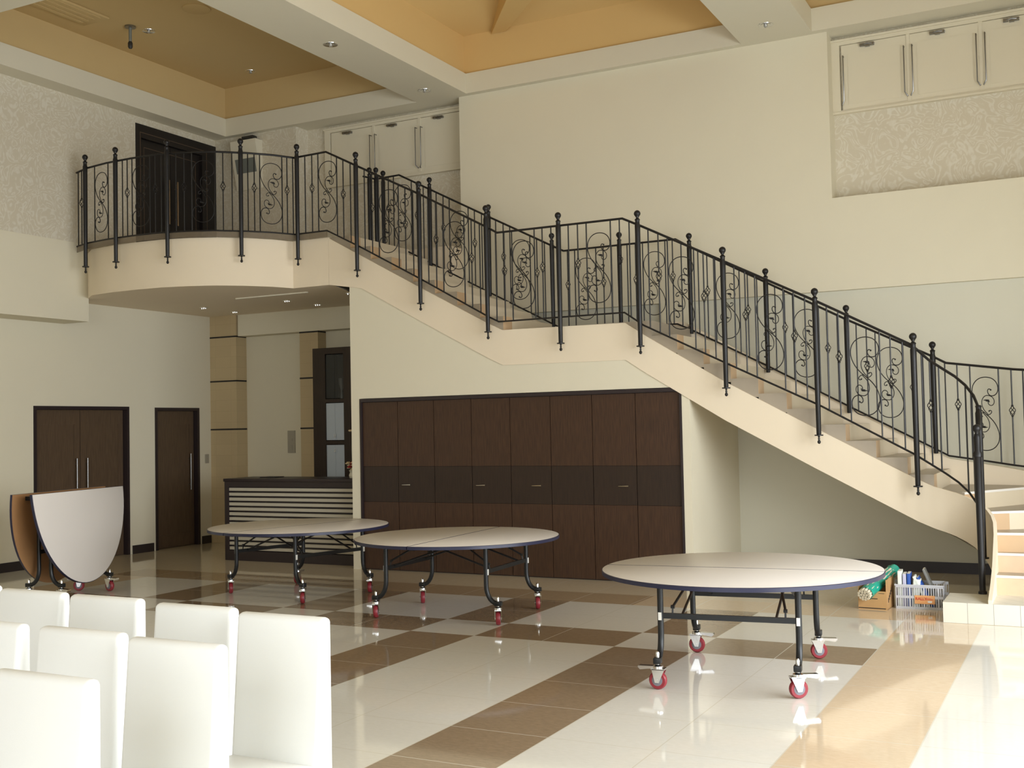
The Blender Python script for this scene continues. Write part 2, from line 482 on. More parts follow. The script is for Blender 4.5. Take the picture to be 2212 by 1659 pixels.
def coffer(name, x0, x1, y0, y1, m, zt=ZT, curved=False):
    bm = NB(); e = 0.05
    x0 -= e; x1 += e; y0 -= e; y1 += e
    t = 0.1
    box(bm, (x0 - t, y0 - t, ZR), (x0, y1 + t, zt)); box(bm, (x1, y0 - t, ZR), (x1 + t, y1 + t, zt))
    box(bm, (x0, y0 - t, ZR), (x1, y0, zt)); box(bm, (x0, y1, ZR), (x1, y1 + t, zt))
    if not curved:
        box(bm, (x0 - t, y0 - t, zt), (x1 + t, y1 + t, zt + .1))
    else:   # shallow vault
        n = 12; g = []
        for i in range(n + 1):
            row = []
            for j in range(n + 1):
                u, v = i / n, j / n
                h = zt + 0.42 * (1 - abs(2 * u - 1) ** 3) * (1 - abs(2 * v - 1) ** 3)
                row.append(bm.verts.new((x0 + (x1 - x0) * u, y0 + (y1 - y0) * v, h)))
            g.append(row)
        for i in range(n):
            for j in range(n): bm.faces.new((g[i][j], g[i + 1][j], g[i + 1][j + 1], g[i][j + 1]))
    o = finish(name, bm, m); o['kind'] = 'structure'; return o


coffer('ceiling_coffer', -11.5, -8.08, YF, YC, TAN1)
coffer('ceiling_coffer', -7.3, -3.53, 6.6, YC, TAN_WARM, 7.0, True)
coffer('ceiling_coffer', -2.7, 0.6, 6.6, YC, TAN1)
for x0, x1 in ((-11.5, -8.08), (-7.3, -3.53), (-2.7, 0.6)):
    y1 = 7.3 if x0 < -11 else 5.9
    coffer('ceiling_coffer', x0, x1, -1.5, y1, TAN1)
# tapered fin hanging under the middle vault, in its warm-lit tan
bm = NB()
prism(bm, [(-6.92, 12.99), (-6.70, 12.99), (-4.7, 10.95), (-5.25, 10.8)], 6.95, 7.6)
o = struct('trim_1', bm, TAN_WARM)

# upper floor slab: balcony with curved front, corridor behind
bal = [(-11.8, 10.50), (-11.48, 10.35), (-11.04, 10.28), (-10.6, 10.27), (-10.2, 10.30), (-9.85, 10.40), (-9.55, 10.55), (-9.27, 10.80), (-9.08, 11.06), (-8.97, 11.33)]
poly = [(-12.25, 10.57), (-11.8, 10.57)] + bal[1:] + [(-8.41, 11.33), (-8.41, 12.75), (-7.47, 12.75), (-7.47, 13.33), (-12.25, 13.62)]
bm = NB(); prism(bm, poly, 3.53, 4.13)
struct('floor_upper', bm, STRG)
# stone skirting edge on top of slab is hidden; slim dark line where balcony meets wall omitted
# pale strip light slot in the balcony soffit
tag(boxes('light_slot', [((-10.25, 11.70, 3.515), (-9.05, 11.735, 3.535))], PALEP), 'thin pale recessed line in the ceiling under the balcony', 'light')

# baseboards
sbox('baseboard_left', [((-12.25, -3.0, 0), (-12.23, 10.02, 0.12)), ((-12.25, 11.75, 0), (-12.23, 12.15, 0.12)), ((-12.25, 13.16, 0), (-12.23, 13.35, 0.12))], BASE)
sbox('baseboard_back', [((-3.757, 13.11, 0), (2.4, 13.13, 0.12)), ], BASE)
sbox('baseboard_niche', [((-11.7, 13.6, 0), (-10.5, 13.62, 0.12))], BASE)

# pillars of beige stone with black bands
for i, (x0, x1, y0, z1, bands) in enumerate(((-12.25, -11.72, 13.38, 3.53, (3.2, 2.51, 1.76)), (-10.52, -10.18, 13.42, 3.2, (3.19, 2.5, 1.75)))):
    bm = NB(); box(bm, (x0, y0, 0), (x1, 13.75 if i == 0 else 13.62, z1))
    o = struct('trim_%d' % (i + 2), bm, PILLAR)
    for z in bands:
        b2 = NB(); box(b2, (x0 - .004, y0 - .004, z - .012), (x1 + .004, 13.61, z + .012)); finish('band', b2, BLACK, o)

# ------------------------------------------------------------------ DOORS


def lower_door(name, y0, y1, zt, leaves, handles):
    root = bpy.data.objects.new(name, None); COL.objects.link(root); root.location = (-12.25, y0, 0); root['kind'] = 'structure'
    W = y1 - y0
    bm = NB(); f = .045
    box(bm, (-.14, 0, 0), (.012, f, zt)); box(bm, (-.14, W - f, 0), (.012, W, zt)); box(bm, (-.14, f, zt - f), (.012, W - f, zt))
    finish('door_frame', bm, FRAMED, root)
    n = leaves; wl = (W - 2 * f) / n
    for k in range(n):
        a = f + wl * k
        bm = NB(); box(bm, (-.11, a + .003, 0.005), (-.07, a + wl - .003, zt - f - .003), 0)
        # shallow raised rails
        for (p, q) in (((a + .01, 0.02), (a + .1, zt - f - .01)), ((a + wl - .1, .02), (a + wl - .01, zt - f - .01)), ((a + .1, zt - f - .2), (a + wl - .1, zt - f - .01)), ((a + .1, .02), (a + wl - .1, .2))):
            box(bm, (-.07, p[0], p[1]), (-.064, q[0], q[1]))
        leaf = finish('door_leaf', bm, WOODL, root)
        hy = handles[k]
        bm = NB(); tube(bm, [(-.02, hy, .85), (-.02, hy, 1.4)], .011, 10)
        for z in (.93, 1.32): tube(bm, [(-.064, hy, z), (-.02, hy, z)], .007, 8)
        finish('door_handle', bm, GUNM, leaf)
    return root


lower_door('door_1', 10.07, 11.70, 2.11, 2, (.815 - .09, .815 + .09))
lower_door('door_2', 12.2, 13.12, 2.1, 1, (.76,))

root = bpy.data.objects.new('door_3', None); COL.objects.link(root); root.location = (-11.8, 11.43, 4.13); root['kind'] = 'structure'
W = 1.62
bm = NB(); box(bm, (-.12, 0, 0), (.01, .10, 1.97)); box(bm, (-.12, W - .30, 0), (.01, W, 1.97)); box(bm, (-.12, .10, 1.78), (.01, W - .30, 1.97))
finish('door_frame', bm, UPDOOR, root)
lw = (W - .40) / 2
for k in range(2):
    a = .10 + lw * k
    bm = NB(); box(bm, (-.09, a + .003, .0), (-.04, a + lw - .003, 1.775)); leaf = finish('door_leaf', bm, UPDOOR, root)
    bm = NB(); ia, ib = (a + .09, a + lw) if k == 0 else (a, a + lw - .09)
    box(bm, (-.04, ia, .05), (-.037, ib, .058)); box(bm, (-.04, ia, 1.66), (-.037, ib, 1.668))
    s = ia if k == 0 else ib - .008
    box(bm, (-.04, s, .05), (-.037, s + .008, 1.668)); finish('inlay', bm, GOLD, leaf)
    hy = a + lw - .085 if k == 0 else a + .085
    bm = NB(); tube(bm, [(.02, hy, .62), (.02, hy, 1.27)], .013, 10)
    for z in (.72, 1.17): tube(bm, [(-.04, hy, z), (.02, hy, z)], .008, 8)
    finish('door_handle', bm, mat('bronze_handle_%d' % k, rgb(150, 128, 104), .3, metal=.8), leaf)
bm = NB()
for p, q in (((.075, 0), (.083, 1.85)), ((W - .21, 0), (W - .202, 1.85)), ((.075, 1.85), (W - .202, 1.858))): box(bm, (.01, p[0], p[1]), (.013, q[0], q[1]))
finish('frame_inlay', bm, GOLD, root)

# ------------------------------------------------------------------ STAIRCASE
stair = thing('staircase', 'long cream staircase with a mid landing and curved foot along the back wall', 'staircase', (-4.0, 12.0, 0))
SO = Vector((-4.0, 12.0, 0))


def sp(o):   # parent mesh built in world space under the stair empty
    o.parent = stair; o.location = -SO; return o


DZ = 0.405
inner = [(-8.408, 11.33, 4.12), (-7.92, 11.33, 3.855), (-7.08, 11.33, 3.40), (-6.17, 11.33, 2.915), (-5.97, 11.33, 2.82), (-4.46, 11.33, 2.81), (-4.22, 11.33, 2.65),
         (-3.37, 11.33, 2.13), (-2.456, 11.33, 1.63), (-1.82, 11.33, 1.29), (-1.50, 11.33, 1.12), (-1.35, 11.33, 1.05)]
for a in (80, 70, 60, 50, 40, 30, 20, 10, 0):
    z = 0.66 + (1.05 - 0.66) * (a / 90) ** 0.62
    inner.append((-1.35 + .55 * cos(R(a)), 10.78 + .55 * sin(R(a)), z))
inner += [(-.8, 10.5, .42), (-.8, 10.25, .30), (-.8, 9.97, .20)]


def strip(name, pts, th, side, m, bots=None, dz=DZ):
    """vertical band following a plan path; th towards 'side' (normal left of travel * side)"""
    bm = NB(); n = len(pts); rings = []
    for i, p in enumerate(pts):
        a = Vector(pts[max(0, i - 1)][:2]); b = Vector(pts[min(n - 1, i + 1)][:2]); t = (b - a).normalized()
        nn = Vector((-t.y, t.x)) * side * th
        zb = bots[i] if bots else max(p[2] - dz, 0.0)
        rings.append([bm.verts.new(v) for v in ((p[0], p[1], zb), (p[0], p[1], p[2]), (p[0] + nn.x, p[1] + nn.y, p[2]), (p[0] + nn.x, p[1] + nn.y, zb))])
    for i in range(n - 1):
        for k in range(4): bm.faces.new((rings[i][k], rings[i][(k + 1) % 4], rings[i + 1][(k + 1) % 4], rings[i + 1][k]))
    bm.faces.new(rings[0]); bm.faces.new(rings[-1][::-1])
    return finish(name, bm, m)


bots = []
for (x, y, z) in inner:
    if x <= -8.4: b = 3.53
    elif y < 10.9 and x > -1: b = {0: 0}.get(0, 0) if y < 10.6 else 0.17
    else: b = z - DZ - (0.02 if x > -1.35 else 0)
    bots.append(b)
# smooth the lower edge of the curved foot down to the platform
arc0 = next(i for i, p in enumerate(inner) if p[0] == -1.35)
m_ = len(inner)
vals = [.65, .62, .585, .545, .50, .44, .37, .30, .23, .17, .17, .17, .17]
for k in range(arc0, m_): bots[k] = vals[min(k - arc0, len(vals) - 1)]
for k in range(m_): bots[k] = min(bots[k], inner[k][2] - .02)
sp(strip('stringer', inner, .03, 1, STRG, bots))

outer = [(-8.6, 12.74, 4.2), (-8.41, 12.74, 4.2), (-5.97 - .1, 12.74, 2.97), (-5.97, 12.74, 2.92), (-4.3, 12.74, 2.92), (-4.17, 12.74, 2.86), (-1.35, 12.74, 1.27)]
for a in (75, 60, 45, 30, 15, 0):
    outer.append((-1.35 + 1.96 * cos(R(a)), 10.78 + 1.96 * sin(R(a)), .76 + .51 * a / 90))
outer += [(.61, 10.5, .5), (.61, 9.97, .3)]
sp(strip('stringer', outer, .06, 1, STRG, [max(p[2] - .62, .17 if p[1] < 10.6 else 0) for p in outer]))

# steps
steps = []


def step_poly(poly, ztop, depth=0.2, nosing=None, rm=None):
    bm = NB()
    fs = prism(bm, poly, ztop - depth, ztop)
    bm.normal_update()
    for f in fs: f.material_index = 0
    # side faces: index 2.. ; riser = first polygon edge
    fs[2].material_index = 1
    o = sp(finish('step', bm, [STONE, rm or RISER2], smooth=False))
    if nosing:
        (ax, ay), (bx, by) = nosing
        b2 = NB(); d = Vector((bx - ax, by - ay)).normalized(); nrm = Vector((d.y, -d.x)) * .006
        pp = [(ax + nrm.x, ay + nrm.y), (bx + nrm.x, by + nrm.y), (bx - nrm.x * 4, by - nrm.y * 4), (ax - nrm.x * 4, ay - nrm.y * 4)]
        prism(b2, pp, ztop - .018, ztop + .003); n = finish('nosing', b2, NOSE, o)
    return o


Y0, Y1 = 11.36, 12.72
for k in range(1, 9):      # upper flight
    xr = -5.97 - .304 * (k - 1); xl = xr - .304
    step_poly([(xr, Y0), (xr, Y1), (xl, Y1), (xl, Y0)], 2.82 + .164 * k - (.002 if k == 8 else 0))
b = NB(); prism(b, [(-5.97, Y0), (-4.17, Y0), (-4.17, Y1), (-5.97, Y1)], 2.6, 2.82); sp(finish('landing', b, STONE))
for k in range(1, 11):     # lower straight flight
    xl = -4.17 + .287 * (k - 1); xr = min(xl + .287, -1.35)
    if k == 10: xr = -1.35
    step_poly([(xr, Y0), (xr, Y1), (xl, Y1), (xl, Y0)], 2.82 - .1656 * k)
CX, CY = -1.35, 10.78


def ray(a, r): return (CX + r * cos(R(a)), CY + r * sin(R(a)))


def wind(a0, a1, z):
    n = 4
    inn = [ray(a0 + (a1 - a0) * i / n, .58) for i in range(n + 1)]
    out = [ray(a0 + (a1 - a0) * i / n, 1.93) for i in range(n + 1)]
    step_poly([inn[0], out[0]] + out[1:] + inn[::-1][:-1], z, .2, (inn[0], out[0]))


wind(62, 90, .998); wind(35, 62, .833); wind(8, 35, .667)
p0 = ray(8, .58); p1 = ray(8, 1.93)
step_poly([(-.77, 10.75), (.58, 10.75), p1, p0], .5, .2, ((-.77, 10.75), (.58, 10.75)), RISER)
step_poly([(-.77, 10.5), (.58, 10.5), (.58, 10.75), (-.77, 10.75)], .336, .166, ((-.77, 10.5), (.58, 10.5)), RISER)
# sloping soffit of the flights
bm = NB()


def slab(path_i, path_o, th=.1):
    a = [bm.verts.new(v) for v in path_i]; b_ = [bm.verts.new(v) for v in path_o]
    for i in range(len(a) - 1): bm.faces.new((a[i], a[i + 1], b_[i + 1], b_[i]))


ii = [(-8.41, Y0, 3.55), (-5.97, Y0, 2.43), (-4.46, Y0, 2.43), (-4.22, Y0, 2.26), (-1.82, Y0, .9), (-1.35, Y0, .66)] + [(*ray(a, .58), .66 - (90 - a) / 90 * .42) for a in (70, 50, 30, 10, 0)]
oo = [(-8.41, Y1, 3.55), (-5.97, Y1, 2.43), (-4.46, Y1, 2.43), (-4.22, Y1, 2.26), (-1.82, Y1, .9), (-1.35, Y1, .66)] + [(*ray(a, 1.93), .66 - (90 - a) / 90 * .42) for a in (70, 50, 30, 10, 0)]
slab(ii, oo)
sp(finish('soffit', bm, STRG))

# tiled platform at the foot of the stairs
bm = NB(); box(bm, (-1.15, 9.96, 0), (2.4, 10.50, .17)); box(bm, (-.86, 10.50, 0), (.7, 10.78, .165))
struct('floor_platform', bm, PLATF)

# ------------------------------------------------------------------ RAILINGS
S_MAIN = [(.44, .647), (.36, .668), (.29, .672), (.21, .645), (.19, .60), (.26, .53), (.38, .49), (.52, .478), (.70, .49), (.86, .535), (.96, .60), (.99, .68), (.95, .78), (.82, .87), (.60, .945), (.32, .985), (.01, 1.0), (-.35, .98), (-.65, .916), (-.86, .82), (-.955, .73), (-.99, .62), (-.965, .51), (-.85, .38), (-.65, .244), (-.35, .11), (0, 0)]
S_SEC = [(.18, -.02), (-.10, .09), (-.24, .20), (-.28, .30), (-.24, .385), (-.12, .455), (.05, .495), (.25, .495), (.45, .47), (.60, .42), (.68, .35), (.66, .28), (.56, .23), (.42, .215), (.28, .24), (.21, .29), (.23, .345), (.30, .37)]
S_CURL = [(0.05, -.03), (.2, -.035), (.33, -.02), (.45, .02), (.47, .055), (.42, .085), (.32, .09), (.25, .07)]
SW, SH = .135, .385


def smoothpts(pts, it=2):
    for _ in range(it):
        q = [pts[0]]
        for a, b in zip(pts[:-1], pts[1:]):
            q.append((a[0] * .75 + b[0] * .25, a[1] * .75 + b[1] * .25)); q.append((a[0] * .25 + b[0] * .75, a[1] * .25 + b[1] * .75))
        q.append(pts[-1]); pts = q
    return pts


def scroll_mesh():
    bm = NB()
    for s in (1, -1):
        for pts, r in ((S_MAIN, .0052), (S_SEC, .0045), (S_CURL, .0045)):
            pp = smoothpts(pts, 1)
            tube(bm, [(p[0] * SW * s, 0, p[1] * SH * s) for p in pp], r, 5)
        for (x, z, r) in ((.44, .645, .010), (.27, .07, .009)):
            bmesh.ops.create_icosphere(bm, subdivisions=1, radius=r, matrix=Matrix.Translation((x * SW * s, 0, z * SH * s)))
        # leaf
        for d in (-.25, .0, .25):
            tube(bm, [(.25 * SW * s, 0, .375 * SH * s), ((.18 - d * .5) * SW * s, 0, (.345 + d * .1) * SH * s), ((.02 - d) * SW * s if d < .2 else -.14 * SW * s, 0, (.34 + d * .12) * SH * s)], [.004, .008, .002], 5)
    me = bpy.data.meshes.new('scroll'); bm.to_mesh(me); bm.free(); me.materials.append(IRON)
    me.polygons.foreach_set('use_smooth', [True] * len(me.polygons)); return me


def basket_mesh():
    bm = NB(); h = .05
    for k in range(4):
        pts = []
        for i in range(9):
            t = i / 8; a = k * pi / 2 + t * pi * 1.0; r = .006 + .024 * sin(pi * t)
            pts.append((r * cos(a), r * sin(a), -h + 2 * h * t))
        tube(bm, pts, .0042, 5)
    for z in (-.055, .055): lathe(bm, [(.006, -.01), (.012, -.004), (.012, .004), (.006, .01)], (0, 0, z), 8)
    me = bpy.data.meshes.new('basket'); bm.to_mesh(me); bm.free(); me.materials.append(IRON)
    me.polygons.foreach_set('use_smooth', [True] * len(me.polygons)); return me


SCROLL, BASKET = scroll_mesh(), basket_mesh()


def post_meshes(hang):
    """shaft mesh from z=-L to 0 plus finial"""
    L_ = 1.36 if hang else 1.10
    bm = NB()
    lathe(bm, [(.020, -L_), (.024, -L_ + .01), (.027, -L_ * .6), (.029, -.15), (.030, -.06), (.024, -.04), (.024, -.01), (.030, 0), (.020, .012)], seg=14)
    if hang: lathe(bm, [(.043, -L_ - .008), (.043, -L_ + .004)], seg=14)
    me = bpy.data.meshes.new('post'); bm.to_mesh(me); bm.free(); me.materials.append(IRON)
    me.polygons.foreach_set('use_smooth', [True] * len(me.polygons)); me.set_sharp_from_angle(angle=R(40))
    return me, L_


bm = NB()
lathe(bm, [(.018, .0), (.013, .012), (.022, .022)] + [(max(.006, .036 * sin(pi * t)), .056 - .036 * cos(pi * t)) for t in (.2, .3, .4, .5, .6, .7, .8, .9, .97)], seg=16)
FINIAL = bpy.data.meshes.new('finial'); bm.to_mesh(FINIAL); bm.free(); FINIAL.materials.append(IRON); FINIAL.polygons.foreach_set('use_smooth', [True] * len(FINIAL.polygons))
bm = NB()
lathe(bm, [(.012, 0), (.008, -.02), (.012, -.03), (.008, -.04), (.015, -.052), (.018, -.062), (.012, -.075), (.003, -.08)], seg=12)
PENDANT = bpy.data.meshes.new('pendant'); bm.to_mesh(PENDANT); bm.free(); PENDANT.materials.append(IRON); PENDANT.polygons.foreach_set('use_smooth', [True] * len(PENDANT.polygons))
PH, PHL = post_meshes(True); PS, PSL = post_meshes(False)


class Path:
    def __init__(s, pts):   # pts: (x,y,zbot,zhand)
        s.p = pts; s.s = [0]
        for a, b in zip(pts[:-1], pts[1:]): s.s.append(s.s[-1] + math.hypot(b[0] - a[0], b[1] - a[1]))

    def at(s, d):
        d = min(max(d, 0), s.s[-1])
        for i in range(len(s.p) - 1):
            if d <= s.s[i + 1] + 1e-9:
                t = (d - s.s[i]) / max(1e-9, s.s[i + 1] - s.s[i]); a, b = s.p[i], s.p[i + 1]
                q = [a[k] + (b[k] - a[k]) * t for k in range(4)]
                return q, math.atan2(b[1] - a[1], b[0] - a[0])
        return list(s.p[-1]), 0

    def find(s, x, y):
        best = min(range(2001), key=lambda i: (lambda q: (q[0] - x) ** 2 + (q[1] - y) ** 2)(s.at(s.s[-1] * i / 2000)[0]))
        return s.s[-1] * best / 2000


def mk(name, me, parent, loc, rz=0.0):
    o = bpy.data.objects.new(name, me); COL.objects.link(o); o.parent = parent; o.location = loc; o.rotation_euler = (0, 0, rz); return o


def build_rail(root, path, posts, hang, offs=0.0, bays=None):
    org = Vector(root.location)
    for nm, k, r in (('handrail', 3, .013), ('bottom_rail', 2, .010)):
        pts = []
        for i, p in enumerate(path.p): pts.append(Vector((p[0], p[1], p[k])) - org)
        bm = NB(); tube(bm, pts, r, 8); finish(nm, bm, IRON, root)
    me, L_ = (PH, PHL) if hang else (PS, PSL)
    for (d, ztop) in posts:
        q, a = path.at(d)
        zt = ztop if ztop else q[3] + .06
        off = Vector((sin(a), -cos(a), 0)) * offs
        loc = Vector((q[0], q[1], zt)) + off - org
        po = mk('post', me, root, loc)
        mk('finial', FINIAL, po, (0, 0, .01))
        if hang: mk('pendant', PENDANT, po, (0, 0, -L_ - .008))
    ds = [d for d, _ in posts]
    if bays is None: bays = list(zip(ds[:-1], ds[1:]))
    for bay in bays:
        d0, d1 = bay[0], bay[1]; kind = bay[2] if len(bay) > 2 else 'full'
        W_ = d1 - d0; half = (SW + .008) / W_
        if kind == 'full': fr = [.115, .235 if W_ > .85 else .22, .5 - half, .5 + half, .765 if W_ > .85 else .78, .885]; bk = (1, 4); scr = True
        elif kind == 'scroll': fr = [.5 - half, .5 + half]; bk = (); scr = True
        elif kind == 'bars': n = max(2, int(round(W_ / .125))); fr = [(i + .5) / n for i in range(n)]; bk = (n // 2,); scr = False
        elif kind == 'foot': fr = [.06, .125, .20, .45, .54, .63, .72, .9]; bk = (1,); scr = False
        for i, f in enumerate(fr):
            q, a = path.at(d0 + W_ * f)
            p0 = Vector((q[0], q[1], q[2])) - org; h = q[3] - q[2]
            bm = NB()
            hh = h - .01
            rr_ = .0075
            if i in bk: tube(bm, [(0, 0, 0), (0, 0, hh * .57 - .05)], rr_, 6); tube(bm, [(0, 0, hh * .57 + .05), (0, 0, hh)], rr_, 6)
            else: tube(bm, [(0, 0, 0), (0, 0, hh)], rr_, 6)
            bo = finish('baluster', bm, IRON, root, loc=p0); bo.rotation_euler = (0, 0, a)
            if i in bk: mk('basket', BASKET, bo, (0, 0, hh * .57))
        if scr:
            q, a = path.at(d0 + W_ * .5)
            zc = q[2] + (q[3] - q[2]) * .50
            mk('scroll', SCROLL, root, Vector((q[0], q[1], zc)) - org, a)


# front railing : balcony + stair (rails run 8 cm outside the fascia)
bp = [(-11.78, 10.38), (-11.48, 10.27), (-11.04, 10.20), (-10.6, 10.19), (-10.18, 10.22), (-9.80, 10.33), (-9.50, 10.48), (-9.21, 10.74), (-9.00, 11.0), (-8.87, 11.25)]
fp = [(x, y, 4.20, 5.18) for x, y in bp]
fp += [(-8.37, 11.25, 4.20, 5.19), (-7.87, 11.25, 3.947, 4.936), (-7.02, 11.25, 3.49, 4.507), (-6.12, 11.25, 2.985, 4.022), (-5.97, 11.25, 2.91, 3.935), (-4.43, 11.25, 2.914, 3.937), (-4.21, 11.25, 2.76, 3.83),
       (-3.33, 11.25, 2.32, 3.38), (-2.38, 11.25, 1.853, 2.89), (-1.50, 11.25, 1.36, 2.41), (-1.35, 11.25, 1.26, 2.26)]
for a, zb, zh in ((75, 1.18, 2.17), (60, 1.10, 2.09), (45, 1.01, 2.0), (30, .91, 1.90), (15, .80, 1.79), (0, .67, 1.67)):
    fp.append((-1.35 + .47 * cos(R(a)), 10.78 + .47 * sin(R(a)), zb, zh))
fp.append((-.88, 10.53, .42, 1.52))
FP = Path(fp)
front = thing('balustrade', 'black scrolled iron balustrade along the balcony front and near side of the stairs', 'railing', (-5.2, 11.25, 2.9))
xs = [(-11.454, 10.266), (-10.846, 10.196), (-10.043, 10.26), (-9.262, 10.693), (-8.80, 11.25), (-7.90, 11.25), (-7.0, 11.25), (-6.095, 11.25), (-5.18, 11.25), (-4.245, 11.25), (-3.32, 11.25), (-2.395, 11.25), (-1.48, 11.25)]
tops = [5.25, 5.25, 5.25, 5.25, 5.24, 5.02, 4.55, 4.16, 3.98, 3.90, 3.42, 2.92, 2.42]
posts = [(FP.find(x, y), t) for (x, y), t in zip(xs, tops)]
ds = [p[0] for p in posts]
bays = [(0, ds[0], 'bars'), (ds[0], ds[1], 'scroll')] + [(ds[i], ds[i + 1], 'full') for i in range(1, len(ds) - 1)]
bays += [(ds[-1], FP.s[-1] - .02, 'foot')]
build_rail(front, FP, posts, True, 0.03, bays)
q_, a_ = FP.at(FP.s[-1] - .37)
for nm_, me_, z_ in (('post', PH, 1.86),):
    pz = mk('post', PH, front, Vector((q_[0], q_[1], 1.80)) - Vector(front.location)); mk('pendant', PENDANT, pz, (0, 0, -PHL - .008))
# smoked strip between the slab edge and the bottom rail of the balcony
kp = [(p[0], p[1], 4.197) for p in fp[:11]]
sm = strip('kick_panel', kp, .006, 1, SMOKE, [4.12] * len(kp)); sm.parent = front; sm.location = -Vector(front.location)
# foot post on the platform
bm = NB(); lathe(bm, [(.036, 0), (.036, .02), (.026, .03), (.030, .7), (.032, 1.18), (.040, 1.19), (.040, 1.22), (.026, 1.24), (.03, 1.36), (.02, 1.38)], seg=16)
ep = finish('post', bm, IRON, front, loc=Vector((-.885, 10.52, .17)) - Vector(front.location))
mk('finial', FINIAL, ep, (0, 0, 1.38))

# rear railing
rp = [(-8.66, 12.47, 4.17, 5.15), (-8.61, 12.7, 4.17, 5.15), (-8.23, 12.7, 4.167, 5.16), (-6.91, 12.7, 3.478, 4.47), (-5.93, 12.7, 2.97, 3.965), (-5.80, 12.7, 2.90, 3.90), (-4.33, 12.7, 2.89, 3.906), (-4.14, 12.7, 2.80, 3.79),
      (-3.25, 12.7, 2.335, 3.30), (-2.37, 12.7, 1.855, 2.82), (-1.48, 12.7, 1.373, 2.365), (-1.35, 12.7, 1.30, 2.29)]
for a, zb, zh in ((80, 1.25, 2.24), (70, 1.20, 2.19), (60, 1.165, 2.155), (45, 1.13, 2.12), (30, 1.09, 2.08), (15, 1.0, 2.0), (0, .85, 1.85)):
    rp.append((-1.35 + 1.92 * cos(R(a)), 10.78 + 1.92 * sin(R(a)), zb, zh))
rp.append((.57, 10.5, .55, 1.55))
RP = Path(rp)
rear = thing('balustrade', 'black wrought iron balustrade with scrolls on the wall side of the stairs', 'railing', (-5.2, 12.7, 2.9))
xs = [(-8.61, 12.7), (-7.75, 12.7), (-6.86, 12.7), (-5.96, 12.7), (-5.05, 12.7), (-4.16, 12.7), (-3.26, 12.7), (-2.37, 12.7), (-1.48, 12.7)]
posts = [(RP.find(x, y), None) for (x, y) in xs]
ds = [p[0] for p in posts]
d_end = ds[-1] + 1.02
posts.append((d_end, None)); posts.append((d_end + .93, None)); ds = [p[0] for p in posts]
bays = [(ds[i], ds[i + 1], 'full') for i in range(len(ds) - 1)]
build_rail(rear, RP, posts, False, 0.0, bays)
for x_, y_ in ((-8.635, 12.58), (-8.585, 12.84)):
    pz = mk('post', PS, rear, Vector((x_, y_, 5.19)) - Vector(rear.location))
    mk('finial', FINIAL, pz, (0, 0, .01))

# ------------------------------------------------------------------ BUILT-IN CUPBOARDS under the stairs
cup = thing('built_in_cupboard', 'wall of dark brown wooden cupboard doors with a darker middle band below the stairs', 'cupboard', (-5.915, 11.37, 0))
bm = NB()
HW = 2.07
box(bm, (-HW, -.03, 2.045), (HW, .08, 2.085)); box(bm, (-HW, -.03, 0), (-HW + .025, .08, 2.045)); box(bm, (HW - .025, -.03, 0), (HW, .08, 2.045))
box(bm, (-HW + .025, .03, 0), (HW - .025, .08, 2.045))
finish('frame', bm, FRAMED, cup)
cw = (2 * HW - .05) / 8
shade = [WOOD, WOOD, WOOD, WOOD, WOOD, WOOD, WOOD, WOOD]
for k in range(8):
    a = -HW + .025 + cw * k
    bm = NB()
    for (z0, z1, mi) in ((.012, .825, 0), (.828, 1.255, 1), (1.258, 2.04, 0)):
        box(bm, (a + .0035, 0, z0), (a + cw - .0035, .028, z1), mi)
    d = finish('door', bm, [WOOD, WOODD], cup)
    if k in (1, 3, 4, 6):
        hx = {1: a + .12, 3: a + .12, 4: a + .33, 6: a + .36}[k]
        bm = NB(); tube(bm, [(hx - .06, -.02, 1.033), (hx + .06, -.02, 1.035)], [.004, .009], 8); tube(bm, [(hx, -.02, 1.034), (hx, 0, 1.034)], .005, 6)
        finish('handle', bm, CHROME, d)

# ------------------------------------------------------------------ RECEPTION COUNTER
cn = thing('reception_counter', 'dark wooden reception counter with pale horizontal slats in the niche left of the cupboards', 'counter', (-9.24, 11.6, 0))
bm = NB()
X0, X1 = -1.15, 1.1
box(bm, (X0, .0, 0), (X0 + .07, .55, 1.05)); box(bm, (X1 - .05, 0, 0), (X1, .55, 1.05)); box(bm, (X0 + .07, .03, 0), (X1 - .05, .5, .08)); box(bm, (X0 + .07, .03, .93), (X1 - .05, .5, 1.05)); box(bm, (X0 + .07, .06, .08), (X1 - .05, .5, .93))
box(bm, (X0 + .07, 0, 0), (X1 - .05, .03, .13)); box(bm, (X0 + .07, 0, .98), (X1 - .05, .03, 1.05))
finish('body', bm, FRAMED, cn)
bm = NB(); box(bm, (X0 - .01, -.015, 1.05), (X1 + .01, .6, 1.09), 0, .004); finish('worktop', bm, FRAMED, cn)
ns = 13; hgt = .85 / ns
for k in range(ns):
    z = .13 + hgt * k
    bm = NB(); box(bm, (X0 + .072, .01, z + .012), (X1 - .052, .06, z + hgt - .014)); finish('slat', bm, SLAT, cn)
# notepad on counter
tag(boxes('notepad', [((-9.95, 11.8, 1.092), (-9.70, 12.0, 1.104))], BLACK), 'thin dark pad lying on the left half of the reception counter', 'notepad')

